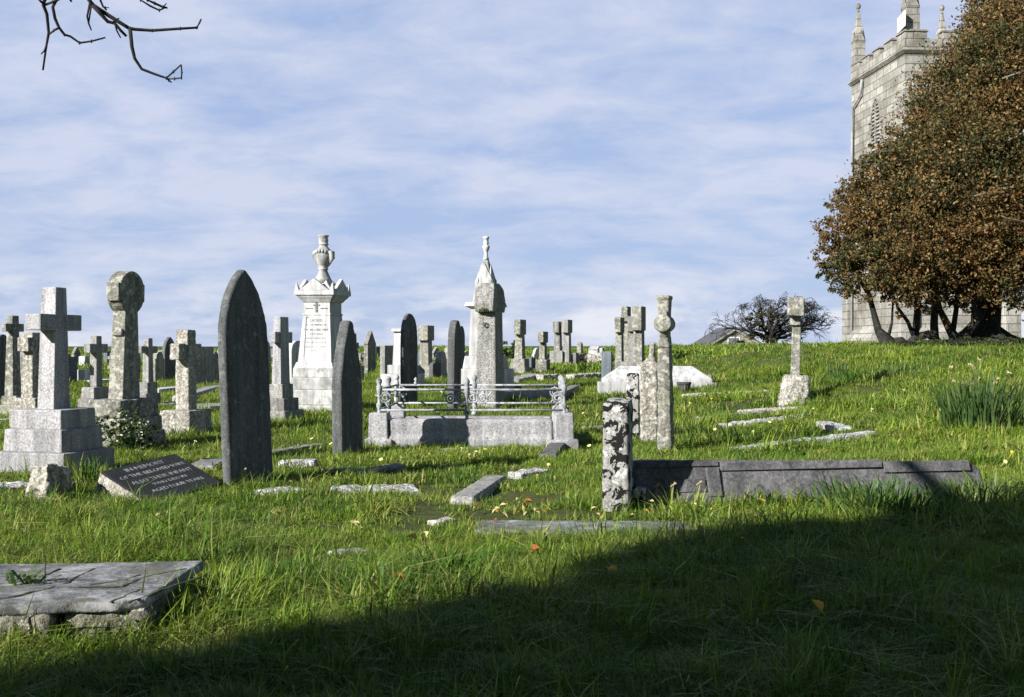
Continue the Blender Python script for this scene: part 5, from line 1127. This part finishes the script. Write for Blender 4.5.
def dry_stalks():
    for px, py, h_, lab in ((655, 505, .20, 'leftmost dry curled stalk before the dark fallen slab'), (671, 507, .22, 'middle dry curled stalk before the dark fallen slab'), (697, 508, .24, 'tallest dry curled stalk before the dark fallen slab'), (243, 488, .21, 'lone pale dry stalk before the tall pointed headstone')):
        p = hit(px, py); o = MB(); q = []
        for i in range(9):
            t_ = i / 8; q.append((.05 * t_ * t_ - (.06 if t_ > .9 else 0) + random.gauss(0, .002), -.02 * t_, h_ * min(1, t_ * 1.25) - (.05 * max(0, t_ - .8) / .2)))
        o.tube(q, [.006, .005, .005, .005, .005, .006, .009, .010, .005], 5); s_ = o.build('dry_stalk', MATS['dry'], None); s_.location = p; tag(s_, lab, 'dry stalk')
m_, t_ = new_mat('dry'); MATS['dry'] = finish(m_, t_, (.30, .25, .14), .9)
dry_stalks()

# ------------------------------------------------------------------ flowers and fallen leaves, each its own object
def flower_mesh(col, name):
    m = MB()
    for k in range(7):
        a = k * 2 * math.pi / 7; d = Vector((math.cos(a), math.sin(a), 0)); s_ = Vector((-d.y, d.x, 0)) * .006
        m.add([Vector((0, 0, .0)) - s_ * .4, Vector((0, 0, 0)) + s_ * .4, d * .016 + s_ + Vector((0, 0, .007)), d * .016 - s_ + Vector((0, 0, .007))], [(0, 1, 2, 3)])
    m.lathe([(.002, .001), (.007, .003), (.005, .007), (.001, .008)], 7)
    m.tube([(0, 0, 0), (.004, 0, -.10)], .0022, 4)
    mt, tt = new_mat(name); finish(mt, tt, col, .7); o = m.build('flower', mt); return o
yel = flower_mesh((.78, .62, .06), 'yellow_petal'); pale = flower_mesh((.78, .74, .30), 'pale_petal')
spots = [(412, 462), (428, 459), (462, 456), (470, 462), (478, 458), (486, 456), (493, 457), (445, 470), (458, 467), (400, 465), (437, 449), (409, 452), (455, 398), (540, 397), (530, 395), (522, 396), (548, 473), (556, 486), (512, 394), (575, 397), (590, 396), (598, 418), (566, 398), (582, 419), (700, 400), (712, 404), (690, 408), (730, 431), (742, 440), (770, 428), (785, 432), (800, 430), (815, 414), (830, 411), (822, 409), (846, 410), (775, 440), (715, 436), (705, 446), (753, 437), (798, 402), (806, 400), (828, 408), (862, 404), (870, 416), (888, 409), (840, 362), (846, 366), (834, 358), (905, 396), (1012, 462), (1004, 470), (620, 437), (640, 470), (380, 468), (370, 474), (330, 452), (300, 452), (311, 446), (345, 474), (178, 447), (186, 452), (196, 447), (166, 446), (548, 452), (537, 486), (506, 462), (590, 452), (612, 395), (608, 392)]
for i, (px, py) in enumerate(spots):
    src = (yel, pale)[i % 5 != 0]; o = src if i in (0, 1) and False else src.copy(); COL.objects.link(o)
    p = hit(px + random.uniform(-2, 2), py + random.uniform(-1, 1)); sc = 1.0 + p.y / 12; o.location = p + Vector((0, 0, .075 + .02 * random.random())); o.scale = (min(sc, 2.4) * .68,) * 3; o.rotation_euler = (random.gauss(0.35, .25), random.gauss(-.25, .3), random.random() * 6)
    tag(o, 'small yellow wild flower dotted in the grass among the graves', 'flower', 'small yellow wild flowers in the grass')
bpy.data.objects.remove(yel); bpy.data.objects.remove(pale)
def leaf_mesh(col, name):
    m = MB(); pr = [(0, -.035), (.014, -.02), (.022, .0), (.016, .02), (.0, .04), (-.016, .02), (-.022, 0), (-.014, -.02)]
    m.add([(x, y, .006 * math.cos(y * 60) + abs(x) * .5) for x, y in pr] + [(0, 0, 0)], [(i, (i + 1) % 8, 8) for i in range(8)]); m.tube([(0, -.035, .003), (.004, -.055, .0)], .0016, 4)
    mt, tt = new_mat(name); finish(mt, tt, col, .7); return m.build('fallen_leaf', mt)
lv = [leaf_mesh((.62, .36, .04), 'yellow_leaf'), leaf_mesh((.30, .10, .03), 'russet_leaf'), leaf_mesh((.48, .38, .18), 'straw_leaf')]
LS = [(739, 556, 0, 'fallen yellow leaf caught in the shaded grass below the dark slab'), (817, 629, 0, 'lone fallen yellow leaf in the deep foreground shade'), (612, 590, 0, 'fallen yellow leaf at the shadow edge, left of the other leaves in shade'), (400, 599, 1, 'fallen russet leaf in sunlit grass near the shadow edge'), (536, 567, 1, 'fallen russet leaf exactly on the shadow edge below the ledger stone'), (355, 538, 2, 'straw coloured leaf in grass below the chippings'), (160, 529, 2, 'straw coloured leaf in the lawn below the fallen tablet'), (412, 553, 2, 'pale upright leaf in the lawn left of the flat ledger stone'), (424, 549, 2, 'pale upright leaf right beside another in the lawn')]
for px, py, k_, lab in LS:
    o = lv[k_].copy(); COL.objects.link(o); p = hit(px, py); o.location = p + Vector((0, 0, .10 if py < 560 else .11)); o.rotation_euler = (random.uniform(.1, .6), random.gauss(0, .3), random.random() * 6); o.scale = (1.3,) * 3; tag(o, lab, 'leaf')
for i in range(60):
    o = lv[random.choice((0, 2, 2, 2, 1))].copy(); COL.objects.link(o); px, py = random.choice(((random.uniform(490, 690), random.gauss(516, 3)), (random.uniform(640, 800), random.gauss(511, 3)), (random.uniform(470, 530), random.gauss(512, 5)), (random.uniform(270, 440), random.gauss(484, 3))))
    p = hit(px, py); o.location = p + Vector((0, 0, .03 + .04 * random.random())); o.rotation_euler = (random.gauss(0, .5), random.gauss(0, .5), random.random() * 6); o.scale = (random.uniform(.45, .9),) * 3
    tag(o, 'dry fallen leaf in the litter around the ledger stone and chippings', 'leaf', 'dry leaf litter around the ledger stone')
for o in lv: bpy.data.objects.remove(o)

# ------------------------------------------------------------------ grass
SRC = bpy.data.collections.new('grass_sources')
def clump(i, n, L, wdt, spread, lean):
    lean *= 1.25
    m = MB()
    for _ in range(n):
        a = random.uniform(0, 2 * math.pi); r_ = spread * math.sqrt(random.random()); x, y = r_ * math.cos(a), r_ * math.sin(a)
        l = L * random.uniform(.45, 1.2); ln = lean * random.uniform(.1, 1.4); a2 = random.uniform(0, 6.28)
        d = Vector((math.cos(a2), math.sin(a2), 0)); sd = Vector((-d.y, d.x, 0)) * wdt * random.uniform(.6, 1.2)
        c_ = [Vector((x, y, -.02)) + d * (l * ln * t_ ** 1.7) + Vector((0, 0, l * (t_ - .38 * ln * t_ ** 2.2))) for t_ in (0, .5, 1)]
        m.add([c_[0] - sd, c_[0] + sd, c_[1] + sd * .8, c_[1] - sd * .8, c_[2]], [(0, 1, 2, 3), (3, 2, 4)])
    me = bpy.data.meshes.new('blades'); me.from_pydata(m.v, [], m.f); me.materials.append(GRASS); me.update()
    o = bpy.data.objects.new('blades_%02d' % i, me); SRC.objects.link(o)
random.seed(3)
for i, a in enumerate([(42, .09, .0028, .075, .8), (42, .11, .003, .08, 1.0), (36, .15, .0032, .08, .9), (30, .20, .0034, .07, 1.0),
                       (46, .10, .006, .15, .8), (46, .13, .0065, .15, .9), (40, .18, .007, .14, .9), (54, .13, .016, .45, .7), (54, .17, .018, .45, .8), (11, .10, .013, .05, 1.3), (26, .26, .005, .08, 1.1), (16, .13, .016, .12, 1.2)]): clump(i, *a)
WORN = [(*hit(px, py).xy, rx, ry) for px, py, rx, ry in ((345, 486, 1.1, .5), (432, 490, .6, .5), (285, 494, .5, .4), (560, 516, 1.3, .28), (650, 515, .9, .22), (450, 520, .5, .35), (340, 572, .3, .25), (190, 452, .7, .5), (470, 466, .7, .25), (740, 402, 1.2, .6), (820, 436, 1.0, .4), (590, 452, .5, .5), (150, 436, 1, .6), (530, 500, .4, .4))]
def scatter(n, r0, r1, hw, kinds, wts, s0, s1, bank=False):
    r_ = np.sqrt(rng.uniform(r0 * r0, r1 * r1, n)); th = rng.uniform(-R(hw), R(hw), n)
    x, y = r_ * np.sin(th), r_ * np.cos(th); ok = np.ones(n, bool)
    for kx, ky, hx, hy, rz in KEEP:
        dx, dy = x - kx, y - ky; a = dx * math.cos(rz) + dy * math.sin(rz); b = -dx * math.sin(rz) + dy * math.cos(rz)
        ok &= ~((np.abs(a) < hx + .01) & (np.abs(b) < hy + .01))
    for wx, wy, rx, ry in WORN:
        e = ((x - wx) / rx) ** 2 + ((y - wy) / ry) ** 2 + 0.9 * (vnoise(x, y, .35) - .5)
        ok &= ~((e < 1) & (rng.random(n) < .78))
    patch = vnoise(x, y, 1.1) * .6 + vnoise(x + 17, y - 3, .37) * .4
    ok &= rng.random(n) < np.clip(patch * 3.0 - .35, .16, 1)
    if bank: ok &= (x > 2.6) & (vnoise(x + 3, y, 1.3) > .52)
    x, y, patch = x[ok], y[ok], patch[ok]; n = len(x)
    kd = rng.choice(kinds, n, p=np.array(wts) / sum(wts)); sc = rng.uniform(s0, s1, n) * (.40 + 1.25 * patch ** 1.3)
    return np.stack([x, y, ground(x, y)], -1), kd, sc
parts = [scatter(2600, 3.3, 10, 34, [9], [1], .6, 1.3), scatter(1300, 3.6, 12, 32, [10, 3], [1.4, 1], .7, 1.3), scatter(2600, 9, 26, 28, [10, 11, 11], [1, 1, 1], .7, 1.4),
         scatter(3800, 9.5, 34, 28, [10, 11, 6], [1, 1, 2], 1.0, 1.9, True),
         scatter(15000, 3.3, 8.5, 34, [0, 1, 2, 3], [4, 4, 2.5, 1], .75, 1.25), scatter(24000, 8.5, 18, 30, [0, 1, 2, 3, 4, 5], [1, 2, 1, .5, 4, 2], .7, 1.2),
         scatter(22000, 18, 40, 28, [4, 5, 6], [3, 3, 1.4], .8, 1.4), scatter(12000, 40, 95, 27, [7, 8], [1, 1], .8, 1.3)]
P = np.concatenate([p[0] for p in parts]); KD = np.concatenate([p[1] for p in parts]).astype(np.int32); SC = np.concatenate([p[2] for p in parts])
me = bpy.data.meshes.new('grass'); me.vertices.add(len(P)); me.vertices.foreach_set('co', P.astype(np.float32).ravel())
a = me.attributes.new('kd', 'INT', 'POINT'); a.data.foreach_set('value', KD)
a = me.attributes.new('sc', 'FLOAT', 'POINT'); a.data.foreach_set('value', SC.astype(np.float32))
a = me.attributes.new('rot', 'FLOAT_VECTOR', 'POINT'); rr = np.stack([rng.normal(0, .12, len(P)), rng.normal(0, .12, len(P)), rng.uniform(0, 6.28, len(P))], -1); a.data.foreach_set('vector', rr.astype(np.float32).ravel())
gr = bpy.data.objects.new('grass', me); COL.objects.link(gr); tag(gr, 'rough green churchyard grass growing between all the graves', 'grass', None, 'stuff')
ng = bpy.data.node_groups.new('grass_scatter', 'GeometryNodeTree')
ng.interface.new_socket('Geometry', in_out='INPUT', socket_type='NodeSocketGeometry'); ng.interface.new_socket('Geometry', in_out='OUTPUT', socket_type='NodeSocketGeometry')
gi, go_ = ng.nodes.new('NodeGroupInput'), ng.nodes.new('NodeGroupOutput')
ci = ng.nodes.new('GeometryNodeCollectionInfo'); ci.inputs['Collection'].default_value = SRC; ci.inputs['Separate Children'].default_value = True; ci.inputs['Reset Children'].default_value = True
ip = ng.nodes.new('GeometryNodeInstanceOnPoints'); ip.inputs['Pick Instance'].default_value = True
def named(nm, ty):
    n = ng.nodes.new('GeometryNodeInputNamedAttribute'); n.data_type = ty; n.inputs['Name'].default_value = nm; return n.outputs['Attribute']
e2r = ng.nodes.new('FunctionNodeEulerToRotation')
L_ = ng.links.new
L_(gi.outputs[0], ip.inputs['Points']); L_(ci.outputs[0], ip.inputs['Instance']); L_(named('kd', 'INT'), ip.inputs['Instance Index'])
L_(named('rot', 'FLOAT_VECTOR'), e2r.inputs[0]); L_(e2r.outputs[0], ip.inputs['Rotation']); L_(named('sc', 'FLOAT'), ip.inputs['Scale']); L_(ip.outputs[0], go_.inputs[0])
md = gr.modifiers.new('scatter', 'NODES'); md.node_group = ng
